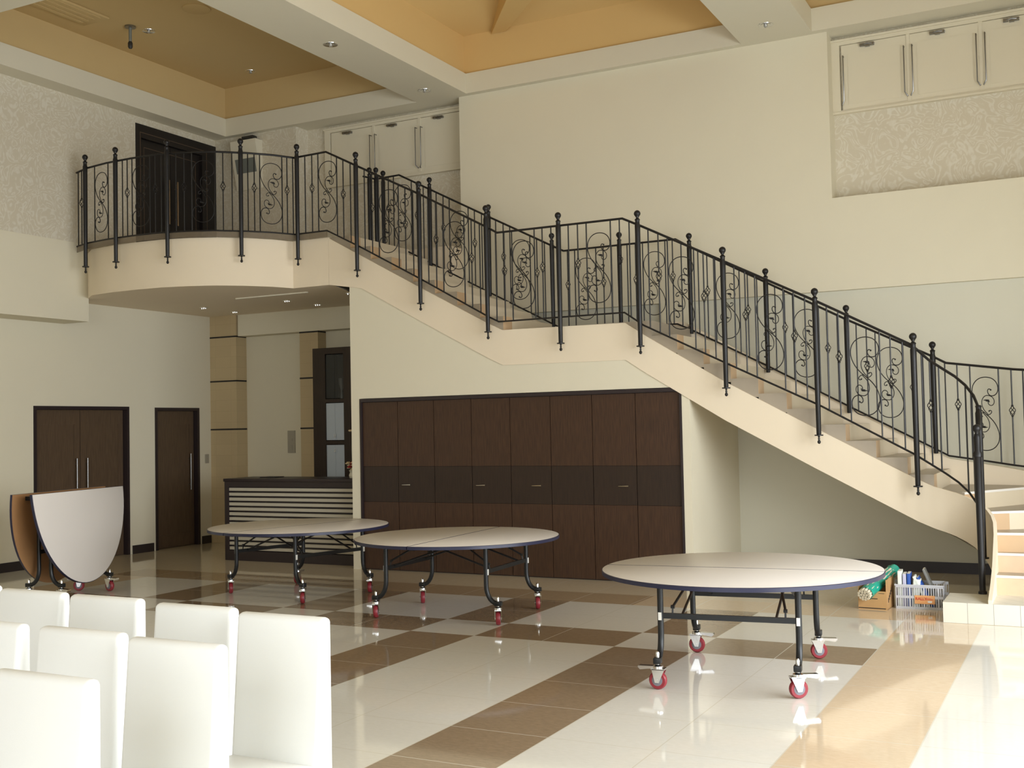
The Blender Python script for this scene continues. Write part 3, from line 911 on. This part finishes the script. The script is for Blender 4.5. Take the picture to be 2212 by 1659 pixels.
# flowers on the counter
fl = thing('flower_arrangement', 'cream and red flower arrangement on the right end of the reception counter', 'flowers', (-8.50, 11.9, 1.09))
bm = NB(); lathe(bm, [(.04, 0), (.05, .03), (.035, .07), (.05, .10)], seg=14); finish('vase', bm, PALEP, fl)
bm = NB(); tube(bm, [(0, 0, .08), (-.01, 0, .35), (.0, 0, .60)], .004, 6); finish('stem', bm, GREYP, fl)
bm = NB()
for j in range(6):
    a = j * pi / 3; bmesh.ops.create_icosphere(bm, subdivisions=1, radius=.022, matrix=Matrix.Translation((-.01 + .022 * cos(a), .022 * sin(a), .61)) @ Matrix.Diagonal((1, 1, .7, 1)))
finish('flower', bm, FLOWC, fl)
rnd = random.Random(3)
for k in range(12):
    mm = FLOWR if k % 3 == 0 else FLOWC
    cx, cy, cz = -.02 + rnd.uniform(-.06, .05), rnd.uniform(-.05, .05), .1 + rnd.uniform(0, .1)
    bm = NB()
    for j in range(6):
        a = j * pi / 3
        bmesh.ops.create_icosphere(bm, subdivisions=1, radius=.017, matrix=Matrix.Translation((cx + .016 * cos(a), cy + .016 * sin(a), cz)) @ Matrix.Diagonal((1, 1, .6, 1)))
    bmesh.ops.create_icosphere(bm, subdivisions=1, radius=.015, matrix=Matrix.Translation((cx, cy, cz + .01)))
    finish('flower', bm, mm, fl)
# display cabinet
dc = thing('display_cabinet', 'tall dark display cabinet with a narrow column of glass doors behind the reception counter', 'cabinet', (-9.28, 13.05, 0))
bm = NB(); H = 2.90
box(bm, (-.72, .0, 0), (-.50, .34, H)); box(bm, (-.18, .0, 0), (1.15, .34, H)); box(bm, (-.50, .30, 0), (-.18, .34, H))
box(bm, (-.50, 0, H - .09), (-.18, .3, H))
for z in (2.13, 1.53): box(bm, (-.50, 0, z - .02), (-.18, .3, z + .03))
box(bm, (-.5, 0, 0), (-.18, .3, .9))
finish('carcass', bm, WOODD, dc)
for (z0, z1, mm) in ((2.17, 2.80, DGLASS), (1.57, 2.10, FROST), (.91, 1.50, FROST)):
    for s in (0, 1):
        a = -.497 + .157 * s
        bm = NB(); box(bm, (a, .012, z0), (a + .154, .02, z1)); dd = finish('glass_door', bm, mm, dc)
        if mm is FROST:
            hz = z0 + .06 if z0 > 1.5 else z1 - .08
            hx = a + (.145 if s == 0 else .01)
            bm = NB(); tube(bm, [(hx, .0, hz - .025), (hx, .0, hz + .025)], .005, 8); tube(bm, [(hx, .0, hz), (hx, .012, hz)], .003, 6); finish('knob', bm, CHROME, dd)
bm = NB(); lathe(bm, [(.05, 0), (.02, .01), (.01, .12), (.04, .2), (.05, .3), (.045, .3), (.01, .19)], (-9.60, 13.2, 2.161), 14)
tag(finish('goblet', bm, LAMPU), 'tall glass goblet on the top shelf of the display cabinet', 'glass')

# ------------------------------------------------------------------ UPPER WALL CUPBOARDS


def wall_cupboard(x0, n, w, label, first_handle, xedge=None, skip_last=False):
    t = thing('wall_cupboard', label, 'cupboard', (x0, 13.33, 5.29))
    Wt = n * w + .12
    bm = NB()
    box(bm, (0, -.05, .0), (Wt, 0, .03)); box(bm, (0, -.05, .80), (Wt, 0, .86)); box(bm, (0, -.05, .03), (.09, 0, .80))
    box(bm, (Wt - .04, -.05, .03), (Wt, 0, .80)); box(bm, (-.01, -.07, .84), (Wt + .01, 0, .865)); box(bm, (-.01, -.065, -.012), (Wt, 0, .012))
    finish('frame', bm, CUPB, t)
    for k in range(n):
        a = .09 + w * k
        bm = NB(); box(bm, (a + .02, -.035, .033), (a + w - .02, -.005, .795)); box(bm, (a + .09, -.040, .09), (a + w - .09, -.035, .69))
        d = finish('door', bm, CUPB, t)
        for s, hx in ((0, a + .045), (1, a + w - .045)):
            if s == 0 and k == 0 and not first_handle: continue
            bm = NB(); y = -.085
            tube(bm, [(hx + (.03 if s else -.03) * 0, -.035, .66), (hx, y, .66), (hx, y, .13), (hx + (.025 if s else -.025), y + .02, .09), (hx + (.03 if s else -.03), -.035, .09)], .007, 8)
            finish('handle', bm, GUNM, d)
        bm = NB(); c = a + w * .42
        for dx in (-.06, 0, .05): box(bm, (c + dx - .025, -.075, .735 + abs(dx) * .15), (c + dx + .025, -.035, .765 + abs(dx) * .15))
        tube(bm, [(c - .08, -.06, .75), (c, -.085, .765), (c + .08, -.06, .755)], .008, 6)
        finish('latch', bm, GUNM, d)
        if k < n - 1:
            bm = NB(); box(bm, (a + w - .02, -.045, .03), (a + w + .02, 0, .80)); finish('mullion', bm, CUPB, t)
    return t


wall_cupboard(-9.90, 3, .775, 'row of cream wall cupboards above the stair top, left of the plain white wall', False)
wall_cupboard(-2.55, 4, .765, 'row of cream wall cupboards in the patterned recess at upper right', True)

# ------------------------------------------------------------------ TABLES
R_T, H_T = .94, .71
# caster
bm = NB(); lathe(bm, [(.030, -.017), (.046, -.017), (.052, -.008), (.052, .008), (.046, .017), (.030, .017)], (0, 0, .052), 22, 0, 'y'); CW = bpy.data.meshes.new('wheel'); bm.to_mesh(CW); bm.free()
bm = NB(); lathe(bm, [(.006, -.020), (.031, -.018), (.031, .018), (.006, .020)], (0, 0, .052), 18, 0, 'y'); CH = bpy.data.meshes.new('hub'); bm.to_mesh(CH); bm.free()
bm = NB()
for s in (-1, 1):
    prism(bm, [(-.045, .115), (.0, .115), (.030, .115), (.012, .04), (-.012, .04)], s * .024 - .002, s * .024 + .002, plane='xz')
box(bm, (-.045, -.026, .112), (.035, .026, .120)); lathe(bm, [(.03, .118), (.03, .132), (.022, .136), (.012, .14), (.010, .17), (.012, .205), (.006, .215)], seg=16)
tube(bm, [(0, -.028, .052), (0, .028, .052)], .008, 10)
CF = bpy.data.meshes.new('fork'); bm.to_mesh(CF); bm.free()
bm = NB(); prism(bm, [(.02, .12), (.10, .108), (.115, .122), (.11, .13), (.02, .132)], -.02, .02, plane='xz'); CP = bpy.data.meshes.new('brake_pedal'); bm.to_mesh(CP); bm.free()
for me_, m_2 in ((CW, REDW), (CH, GREYH), (CF, CHROME), (CP, CHROME)):
    me_.materials.append(m_2); me_.polygons.foreach_set('use_smooth', [True] * len(me_.polygons)); me_.set_sharp_from_angle(angle=R(35))


def caster(parent, x, y, a):
    c = mk('caster', CW, parent, (x, y, 0), a); c.scale = (1.13, 1.13, 1.13)
    mk('hub', CH, c, (0, 0, 0)); mk('fork', CF, c, (0, 0, 0)); mk('brake_pedal', CP, c, (0, 0, 0))
    return c


def half_top(a, b, side, thick=.028, rot=0):
    """half disc, flat edge along local y, bulging to side*x; returns bmesh in local coords, top at z=0"""
    bm = NB(); n = 40
    poly = [(side * (.0045 + a * sin(pi * i / n)), -b * cos(pi * i / n)) for i in range(n + 1)]
    if side < 0: poly = poly[::-1]
    zt, zb = 0, -thick
    e = .006
    top_o = [(x, y, -.003) for x, y in poly]
    cx = sum(p[0] for p in poly) / len(poly)
    inn = []
    for x, y in poly:
        d = Vector((x - cx, y)); d = d * (1 - e / d.length); inn.append((cx + d.x, d.y, 0))
    ti = [bm.verts.new(p) for p in inn]; to = [bm.verts.new(p) for p in top_o]; bo = [bm.verts.new((p[0], p[1], zb)) for p in top_o]
    f = bm.faces.new(ti); f.material_index = 0
    m_ = len(ti)
    for i in range(m_):
        j = (i + 1) % m_
        f = bm.faces.new((ti[i], ti[j], to[j], to[i])); f.material_index = 1
        f = bm.faces.new((to[i], to[j], bo[j], bo[i])); f.material_index = 1
    f = bm.faces.new(bo[::-1]); f.material_index = 2
    return bm


LX, LY = .50, .44


def leg_pts(s, ly, topz, lx=LX, wx=.61):
    pts = [(s * lx, ly, topz), (s * lx, ly, .35)]
    for t in range(1, 8):
        a = pi / 2 * t / 7
        pts.append((s * (lx + (wx - lx) * .9 * (1 - cos(a))), ly, .34 - .155 * sin(a)))
    pts.append((s * (wx + .014), ly, .183))
    return pts


def open_table(name_label, loc, rz, ca):
    t = thing('banquet_table', name_label, 'table', loc, rz)
    for s in (-1, 1):
        bm = half_top(R_T, R_T, s); o = finish('tabletop', bm, [TOPW, EDGE, UNDER], t); o.location = (0, 0, H_T)
    k = 0
    for s in (-1, 1):
        for ly in (-LY, LY):
            bm = NB(); tube(bm, leg_pts(s, ly, H_T - .03), .0205, 12)
            box(bm, (s * .61 - .03, ly - .024, .163), (s * .61 + .034, ly + .024, .203), 0, .006)
            lg = finish('leg', bm, STEEL, t)
            c = caster(t, s * .61, ly, ca[k]); k += 1
            bm = NB(); box(bm, (s * (LX + .0205) - .001, ly - .011, .425), (s * (LX + .0205) + .001, ly + .011, .475))
            finish('sticker', bm, STICK, lg)
        bm = NB(); box(bm, (s * LX - .010, -LY, .435), (s * LX + .010, LY, .470)); finish('crossbar', bm, STEEL, t)
        bm = NB(); box(bm, (s * LX - .012, -LY, H_T - .06), (s * LX + .012, LY, H_T - .029)); finish('top_bar', bm, STEEL, t)
        for ly in (-.36, .36):
            bm = NB(); tube(bm, [(s * LX, ly, .468), (s * (LX - .01), ly, .51)], .006, 6); tube(bm, [(s * (LX - .01), ly - .012, .51), (s * (LX - .01), ly + .012, .51)], .012, 8)
            tube(bm, [(s * (LX - .01), ly, .51), (s * .2, ly * .8, H_T - .035)], .0085, 8)
            finish('brace', bm, STEEL, t)
    # centre folding links
    for ly in (-.3, .3):
        bm = NB(); tube(bm, [(-LX, ly, .455), (0, ly, .62)], .009, 8); tube(bm, [(LX, ly, .455), (0, ly, .62)], .009, 8); tube(bm, [(0, ly, .62), (0, ly, H_T - .03)], .009, 8)
        finish('folding_link', bm, STEEL, t)
    bm = NB(); box(bm, (-.02, -.85, H_T - .045), (.02, .85, H_T - .029)); finish('hinge', bm, STEEL, t)
    return t


open_table('round white folding table nearest the stair foot, seam running left to right', (-2.157, 7.50, 0), R(90 + 6.3), (R(-62), R(85), R(-75), R(-88)))
open_table('round white folding table in the middle, in front of the cupboard doors', (-5.228, 8.94, 0), R(3.3), (R(112), R(120), R(112), R(116)))
open_table('round white folding table in front of the reception counter', (-7.47, 9.48, 0), R(-14), (R(150), R(115), R(135), R(130)))

# folded table
ft = thing('folded_table', 'round white folding table folded upright on its wheels by the double door', 'table', (-9.68, 8.42, 0), R(104.35) - pi / 2)
for s in (-1, 1):
    bm = half_top(.98, .80, s)
    o = finish('tabletop', bm, [TOPW, EDGE, UNDER], ft)
    o.location = (s * .125, 0, 1.135)
    o.rotation_euler = (0, s * R(84), 0)
for s in (-1, 1):
    for ly in (-LY, LY):
        bm = NB()
        tube(bm, leg_pts(s, ly * .97, .95, .07, .19), .0205, 12)
        box(bm, (s * .19 - .03, ly * .97 - .024, .163), (s * .19 + .034, ly * .97 + .024, .203), 0, .006)
        finish('leg', bm, STEEL, ft)
        caster(ft, s * .19, ly * .97, R(-20) if s > 0 else R(200))
    bm = NB(); box(bm, (s * .07 - .010, -.44, .5), (s * .07 + .010, .44, .54)); finish('crossbar', bm, STEEL, ft)
bm = NB(); box(bm, (-.10, -.60, 1.06), (.10, -.50, 1.10)); box(bm, (-.10, .50, 1.06), (.10, .60, 1.10)); box(bm, (-.02, -.55, .92), (.02, .55, 1.06)); finish('hinge', bm, STEEL, ft)

# ------------------------------------------------------------------ CHAIRS


def grid_block(bm, sec, xw, bev):
    """sec: closed polygon in (y,z); extruded along x with bevelled edges"""
    v0 = len(bm.verts)
    fs = prism(bm, sec, -xw, xw, plane='yz')
    es = list({e for f in fs for e in f.edges})
    bmesh.ops.bevel(bm, geom=es, offset=bev, segments=4, affect='EDGES', profile=.5)


def make_chair(label, loc, rz=0):
    t = thing('dining_chair', label, 'chair', loc, rz, 'white dining chairs packed in rows')
    bm = NB(); grid_block(bm, [(.0, .30), (.0, 1.005), (-.055, 1.005), (-.115, .30)], .209, .022); finish('backrest', bm, CHAIR, t)
    bm = NB(); grid_block(bm, [(-.085, .36), (-.085, .475), (-.50, .485), (-.50, .37)], .209, .025); finish('seat', bm, CHAIR, t)
    for sx in (-1, 1):
        bm = NB(); tube(bm, [(sx * .19, -.03, .36), (sx * .19, -.02, 0)], [.022, .016], 8); finish('leg', bm, CHLEG, t)
        bm = NB(); tube(bm, [(sx * .19, -.46, .40), (sx * .19, -.47, 0)], [.022, .016], 8); finish('leg', bm, CHLEG, t)
    return t


proto = make_chair('white leather dining chair nearest the camera, alone in the front row', (-2.757, 2.33, 0))
chairs = [((-3.765, 2.915), 'white leather dining chair at the left edge of the middle row, partly out of frame'),
          ((-3.257, 2.915), 'white leather dining chair in the centre of the middle row'),
          ((-2.765, 2.875), 'white leather dining chair at the right end of the middle row'),
          ((-4.815, 3.62), 'white leather dining chair of which only a sliver shows at the left edge'),
          ((-4.295, 3.56), 'white leather dining chair at the left of the back row, below the folded table'),
          ((-3.813, 3.54), 'white leather dining chair second from left in the back row'),
          ((-3.255, 3.49), 'white leather dining chair second from right in the back row'),
          ((-2.762, 3.43), 'white leather dining chair at the right end of the back row, beside the open floor')]
for (x, y), lab in chairs:
    c = copy_tree(proto); c.location = (x, y, 0); c['label'] = lab

# ------------------------------------------------------------------ BOX, BUNDLE, CRATE, FILES
bx = thing('cardboard_box', 'open brown cardboard box on the floor holding the green bundle', 'box', (-1.79, 10.42, 0), R(-3))
bm = NB(); t_ = .006
box(bm, (-.13, 0, 0), (.12, t_, .165)); box(bm, (-.13, .30, 0), (.12, .30 + t_, .27)); box(bm, (-.13, t_, 0), (-.13 + t_, .30, .2)); box(bm, (.12 - t_, t_, 0), (.12, .30, .27)); box(bm, (-.13, t_, 0), (.12, .3, t_))
prism(bm, [(.114, .165), (.12, .165), (.12, .27), (.114, .27)], -.002, .07, plane='xz')
finish('carton', bm, CARD, bx)
bm = NB(); box(bm, (-.25, .02, .185), (-.125, .25, .190), rot=Matrix.Rotation(R(-16), 3, 'Y')); finish('flap', bm, CARD, bx)
bm = NB(); box(bm, (-.128, -.001, .008), (.11, 0, .016)); box(bm, (-.10, -.001, .10), (-.085, 0, .112)); box(bm, (-.07, -.001, .094), (.04, 0, .101)); box(bm, (.05, -.001, .145), (.10, 0, .149))
for k in range(5): box(bm, (.1205, .06 + .03 * k, .06 + .02 * k), (.1215, .08 + .03 * k, .10 + .02 * k))
finish('printing', bm, BLACK, bx)

bd = thing('rod_bundle', 'bundle of rods wrapped in green plastic leaning out of the cardboard box', 'bundle', (-1.84, 10.28, .15))
A = Vector((0, 0, 0)); B_ = Vector((.17, .62, .16)); ax = (B_ - A).normalized(); nx = ax.cross(Vector((0, 0, 1))).normalized(); ny = nx.cross(ax)
cs = [(0, 0)] + [(.025 * cos(k * pi / 3), .025 * sin(k * pi / 3)) for k in range(6)] + [(.049 * cos(k * pi / 6 + .2), .043 * sin(k * pi / 6 + .2)) for k in range(12)]
for (cx, cy) in cs:
    p = A + nx * cx + ny * cy
    bm = NB(); tube(bm, [p - ax * .01, p + ax * .55], .0115, 8); finish('rod', bm, RODE, bd)
bm = NB(); n = 18; rings = []
for i in range(15):
    t = i / 14; ring = []
    for k in range(n):
        a = 2 * pi * k / n; rad = (1 + .06 * sin(5 * a + i) + .05 * sin(11 * a + 2.3 * i)) * (1 - .12 * t)
        ring.append(bm.verts.new(A + ax * (.03 + .62 * t) + nx * .066 * rad * cos(a) + ny * .056 * rad * sin(a)))
    rings.append(ring)
for i in range(14):
    for k in range(n): bm.faces.new((rings[i][k], rings[i][(k + 1) % n], rings[i + 1][(k + 1) % n], rings[i + 1][k]))
bm.faces.new(rings[-1])
finish('green_wrapping', bm, GREEN, bd)

cr = thing('plastic_crate', 'translucent white slotted plastic crate of files beside the cardboard box', 'crate', (-1.415, 10.57, 0), R(3))
CWD, CDP, CHT = .20, .30, .215


def crate_side(bm, w, th=.004):
    """front panel in xz, x -w..w, with slot rows"""
    zs = [(.0, .022), (.095, .118), (.19, .215)]
    for z0, z1 in zs: box(bm, (-w, -th / 2, z0), (w, th / 2, z1))
    n = int(2 * w / .02)
    for row in ((.022, .095), (.118, .19)):
        for k in range(n + 1):
            x = -w + 2 * w * k / n
            if k % 6 in (0,): ww = .008
            else: ww = .0035
            box(bm, (max(-w, x - ww), -th / 2, row[0]), (min(w, x + ww), th / 2, row[1]))


for (ox, oy, rot, w_) in ((0, 0, 0, CWD), (0, CDP, 0, CWD + .03), (-CWD, CDP / 2, pi / 2, CDP / 2), (CWD, CDP / 2, pi / 2, CDP / 2)):
    bm = NB(); crate_side(bm, w_); bmesh.ops.rotate(bm, verts=bm.verts, cent=(0, 0, 0), matrix=Matrix.Rotation(rot, 3, 'Z')); bmesh.ops.translate(bm, verts=bm.verts, vec=(ox, oy, 0)); finish('side', bm, PLAST, cr)
bm = NB(); box(bm, (-CWD, 0, 0), (CWD, CDP, .004)); finish('bottom', bm, PLAST, cr)
bm = NB()
for p, q in (((-CWD - .008, -.008), (CWD + .008, 0)), ((-CWD - .008, CDP), (CWD + .008, CDP + .008)), ((-CWD - .008, 0), (-CWD, CDP)), ((CWD, 0), (CWD + .008, CDP))): box(bm, (*p, .205), (*q, .218))
finish('rim', bm, PLAST, cr)
bm = NB(); box(bm, (-.04, -.007, .05), (.13, -.0045, .125)); lb = finish('label_card', bm, ORANGE, cr)
bm = NB(); box(bm, (.055, -.008, .088), (.115, -.007, .093)); box(bm, (.055, -.008, .098), (.10, -.007, .101)); finish('red_print', bm, REDP, lb)
bm = NB(); box(bm, (.07, -.008, .062), (.105, -.007, .078)); finish('price_slip', bm, STICK, lb)


def text_mesh(s, size, m, parent, loc, rot):
    cu = bpy.data.curves.new('lettering', 'FONT'); cu.body = s; cu.size = size; cu.extrude = .0004; cu.offset = .0008
    to = bpy.data.objects.new('lettering_curve', cu); COL.objects.link(to)
    dg = bpy.context.evaluated_depsgraph_get(); me = bpy.data.meshes.new_from_object(to.evaluated_get(dg))
    bpy.data.objects.remove(to)
    me.materials.clear(); me.materials.append(m)
    o = bpy.data.objects.new('lettering', me); COL.objects.link(o); o.parent = parent; o.location = loc; o.rotation_euler = rot; return o


text_mesh('RALLY', .034, REDP, lb, (-.034, -.0085, .084), (R(90), 0, 0))

files = [('white file box standing at the left end of the crate', SPINEW, -.165, .02, .325, .034, 0, .16),
         ('lilac-spined file standing next to the leftmost white file', SPINEL, -.125, .02, .30, .030, 0, .17),
         ('bright blue ring binder standing in the crate', SPINEB, -.088, .02, .305, .030, 0, .17),
         ('low pale box file standing low in the middle of the crate', SPINEW, -.035, .02, .255, .060, 4, .12),
         ('white booklet leaning left in the crate', SPINEW, .085, .02, .31, .022, -25, .16),
         ('blue booklet leaning against the white booklet', SPINEB, .113, .03, .30, .016, -25, .16),
         ('tall grey folder leaning at the back of the crate', SPINEG, .165, .12, .36, .020, -22, .15)]
crm = Matrix.Translation(cr.location) @ Matrix.Rotation(R(3), 4, 'Z')
for lab, mm, x, y, h, w_, tilt, dep in files:
    o = thing('file', lab, 'file', crm @ Vector((x, y, .006)), R(3), 'files standing in the plastic crate')
    bm = NB(); box(bm, (-w_ / 2, 0, 0), (w_ / 2, dep, h), 0, .002, rot=Matrix.Rotation(R(tilt), 3, 'Y'), piv=(0, 0, 0)); finish('cover', bm, mm, o)
    bm = NB(); box(bm, (-w_ / 2 + .003, .004, h), (w_ / 2 - .003, dep - .004, h + .001), rot=Matrix.Rotation(R(tilt), 3, 'Y'), piv=(0, 0, 0)); finish('pages', bm, STICK, o)

# ------------------------------------------------------------------ SMALL FIXTURES


def downlight(loc, label, lit=False, r=.075):
    t = thing('downlight', label, 'ceiling light', loc)
    bm = NB(); lathe(bm, [(r * .75, -.001), (r, -.004), (r * 1.12, -.006), (r * 1.15, .0), (r * .75, .0)], seg=24); finish('ring', bm, CHROME, t)
    bm = NB(); lathe(bm, [(r * .74, -.003), (r * .3, -.0015)], seg=20); finish('reflector', bm, CHROME if not lit else GUNM, t)
    if lit:
        bm = NB()
        for k in range(3): bmesh.ops.create_icosphere(bm, subdivisions=1, radius=.007, matrix=Matrix.Translation((-.035 + .035 * k, 0, -.010)))
        finish('bulb', bm, LAMPB, t)
    else:
        bm = NB(); lathe(bm, [(.02, -.004), (.022, -.02), (.012, -.03)], seg=12); finish('bulb', bm, LAMPU, t)
    return t


downlight((-7.70, 10.47, 6.2), 'round chrome downlight in the white beam left of the middle coffer, nearer the camera')
downlight((-7.70, 12.54, 6.2), 'round chrome downlight in the white ceiling beam just left of the white wall top')
downlight((-3.11, 12.46, 6.2), 'round chrome downlight in the white beam right of the middle coffer')
downlight((-10.69, 10.6, 6.95), 'round chrome downlight in the tan coffer beside the hanging camera')
downlight((-10.66, 12.55, 6.95), 'round chrome downlight deep in the tan coffer, near its back corner')
for (x, y), lb_ in (((-11.40, 12.33), 'lit downlight under the balcony, farthest left and nearer the hall'), ((-11.42, 13.02), 'lit downlight above the beige pillar by the left wall'),
                  ((-9.90, 12.36), 'lit downlight under the balcony, middle of the nearer row'), ((-9.85, 12.99), 'lit downlight under the balcony above the second pillar'),
                  ((-8.70, 12.18), 'lit downlight under the balcony beside the stair wall edge')):
    downlight((x, y, 3.53), lb_, True, .05)
t = thing('ceiling_camera', 'small grey camera on a stem hanging from the tan coffer', 'camera', (-10.77, 10.36, 6.95))
bm = NB(); lathe(bm, [(.07, -.02), (.07, 0)], seg=18); finish('mount', bm, GUNM, t)
bm = NB(); tube(bm, [(0, 0, -.02), (0, 0, -.2)], .02, 10); finish('stem', bm, GREYP, t)
bm = NB(); lathe(bm, [(.02, -.29), (.03, -.27), (.03, -.22), (.02, -.2)], seg=14); finish('lens_housing', bm, DARKM, t)
bm = NB(); lathe(bm, [(.15, -.02), (.17, -.012), (.17, 0), (.10, 0), (.10, -.015)], (-9.62, 10.33, 6.95), 28)
tag(finish('ceiling_speaker', bm, TAN1), 'round tan speaker ring flush in the tan coffer ceiling', 'speaker')
bm = NB(); box(bm, (-11.2, 8.2, 6.92), (-10.75, 10.0, 6.949), 0, .006)
for k in range(4): box(bm, (-11.15 + .1 * k, 8.3, 6.915), (-11.10 + .1 * k, 9.9, 6.92))
tag(finish('air_conditioner', bm, TAN1), 'long tan air conditioner grille in the left coffer ceiling', 'air conditioner')
# wall plates
tag(boxes('wall_outlet', [((-3.60, 13.135, .28), (-3.52, 13.15, .40)), ((-3.575, 13.132, .35), (-3.545, 13.136, .375)), ((-3.575, 13.132, .30), (-3.545, 13.136, .325))], PLATE, bev=.002), 'small beige power outlet low on the wall below the stairs', 'outlet')
tag(boxes('light_switch', [((-12.25, 13.24, 1.24), (-12.238, 13.32, 1.38)), ((-12.238, 13.26, 1.28), (-12.234, 13.30, 1.34))], PLATEG), 'grey light switch on the left wall beside the single door', 'light switch')
tag(boxes('switch_panel', [((-10.92, 13.605, 1.38), (-10.78, 13.62, 1.72)), ((-10.87, 13.60, 1.42), (-10.83, 13.606, 1.50)), ((-10.87, 13.60, 1.56), (-10.83, 13.606, 1.60))], PLATEG), 'tall grey switch panel on the wall behind the counter', 'switch panel')
for x0, lb_ in ((-3.335, 'left one of two air vents in the wall right under the stair edge'), (-3.245 + .0, 'right one of two air vents in the wall right under the stair edge')):
    pass
for x0, x1, lb_ in ((-3.33, -3.215, 'left of the two wall vents just below the stair edge'), (-3.195, -3.08, 'right of the two wall vents just below the stair edge')):
    v = thing('air_vent', lb_, 'vent', ((x0 + x1) / 2, 13.15, 1.41)); hw = (x1 - x0) / 2
    bm = NB(); box(bm, (-hw, -.008, 0), (-hw + .008, 0, .2)); box(bm, (hw - .008, -.008, 0), (hw, 0, .2)); box(bm, (-hw + .008, -.008, 0), (hw - .008, 0, .008)); box(bm, (-hw + .008, -.008, .192), (hw - .008, 0, .2)); finish('frame', bm, WHITE, v)
    bm = NB(); box(bm, (-hw + .008, -.002, .008), (hw - .008, 0, .192))
    for k in range(9): box(bm, (-hw + .008, -.006, .015 + .02 * k), (hw - .008, -.002, .027 + .02 * k))
    finish('louvre', bm, VENTM, v)
# tilted pale unit on the upper wall
un = thing('wall_unit', 'pale framed unit with a grey panel on the upper wall beside the black door', 'wall unit', (-11.12, 13.05, 5.36))
bm = NB()
prism(bm, [(-.02, 0), (0, 0), (0, .72), (-.16, .72), (-.16, .66)], -.24, .24, plane='yz')
fr = finish('housing', bm, PALEP, un)
bm = NB()
v = [bm.verts.new(p) for p in ((-.19, -.026, .04), (.19, -.026, .04), (.19, -.118, .45), (-.19, -.118, .45), (-.19, -.02, .04), (.19, -.02, .04), (.19, -.10, .45), (-.19, -.10, .45))]
for q in ((0, 1, 2, 3), (4, 5, 6, 7), (0, 1, 5, 4), (1, 2, 6, 5), (2, 3, 7, 6), (3, 0, 4, 7)): bm.faces.new([v[k] for k in q])
finish('grey_panel', bm, GREYP, un)
bm = NB(); box(bm, (-.06, -.12, .74), (.16, -.02, .79), 0, .01); finish('bracket', bm, DARKM, un)
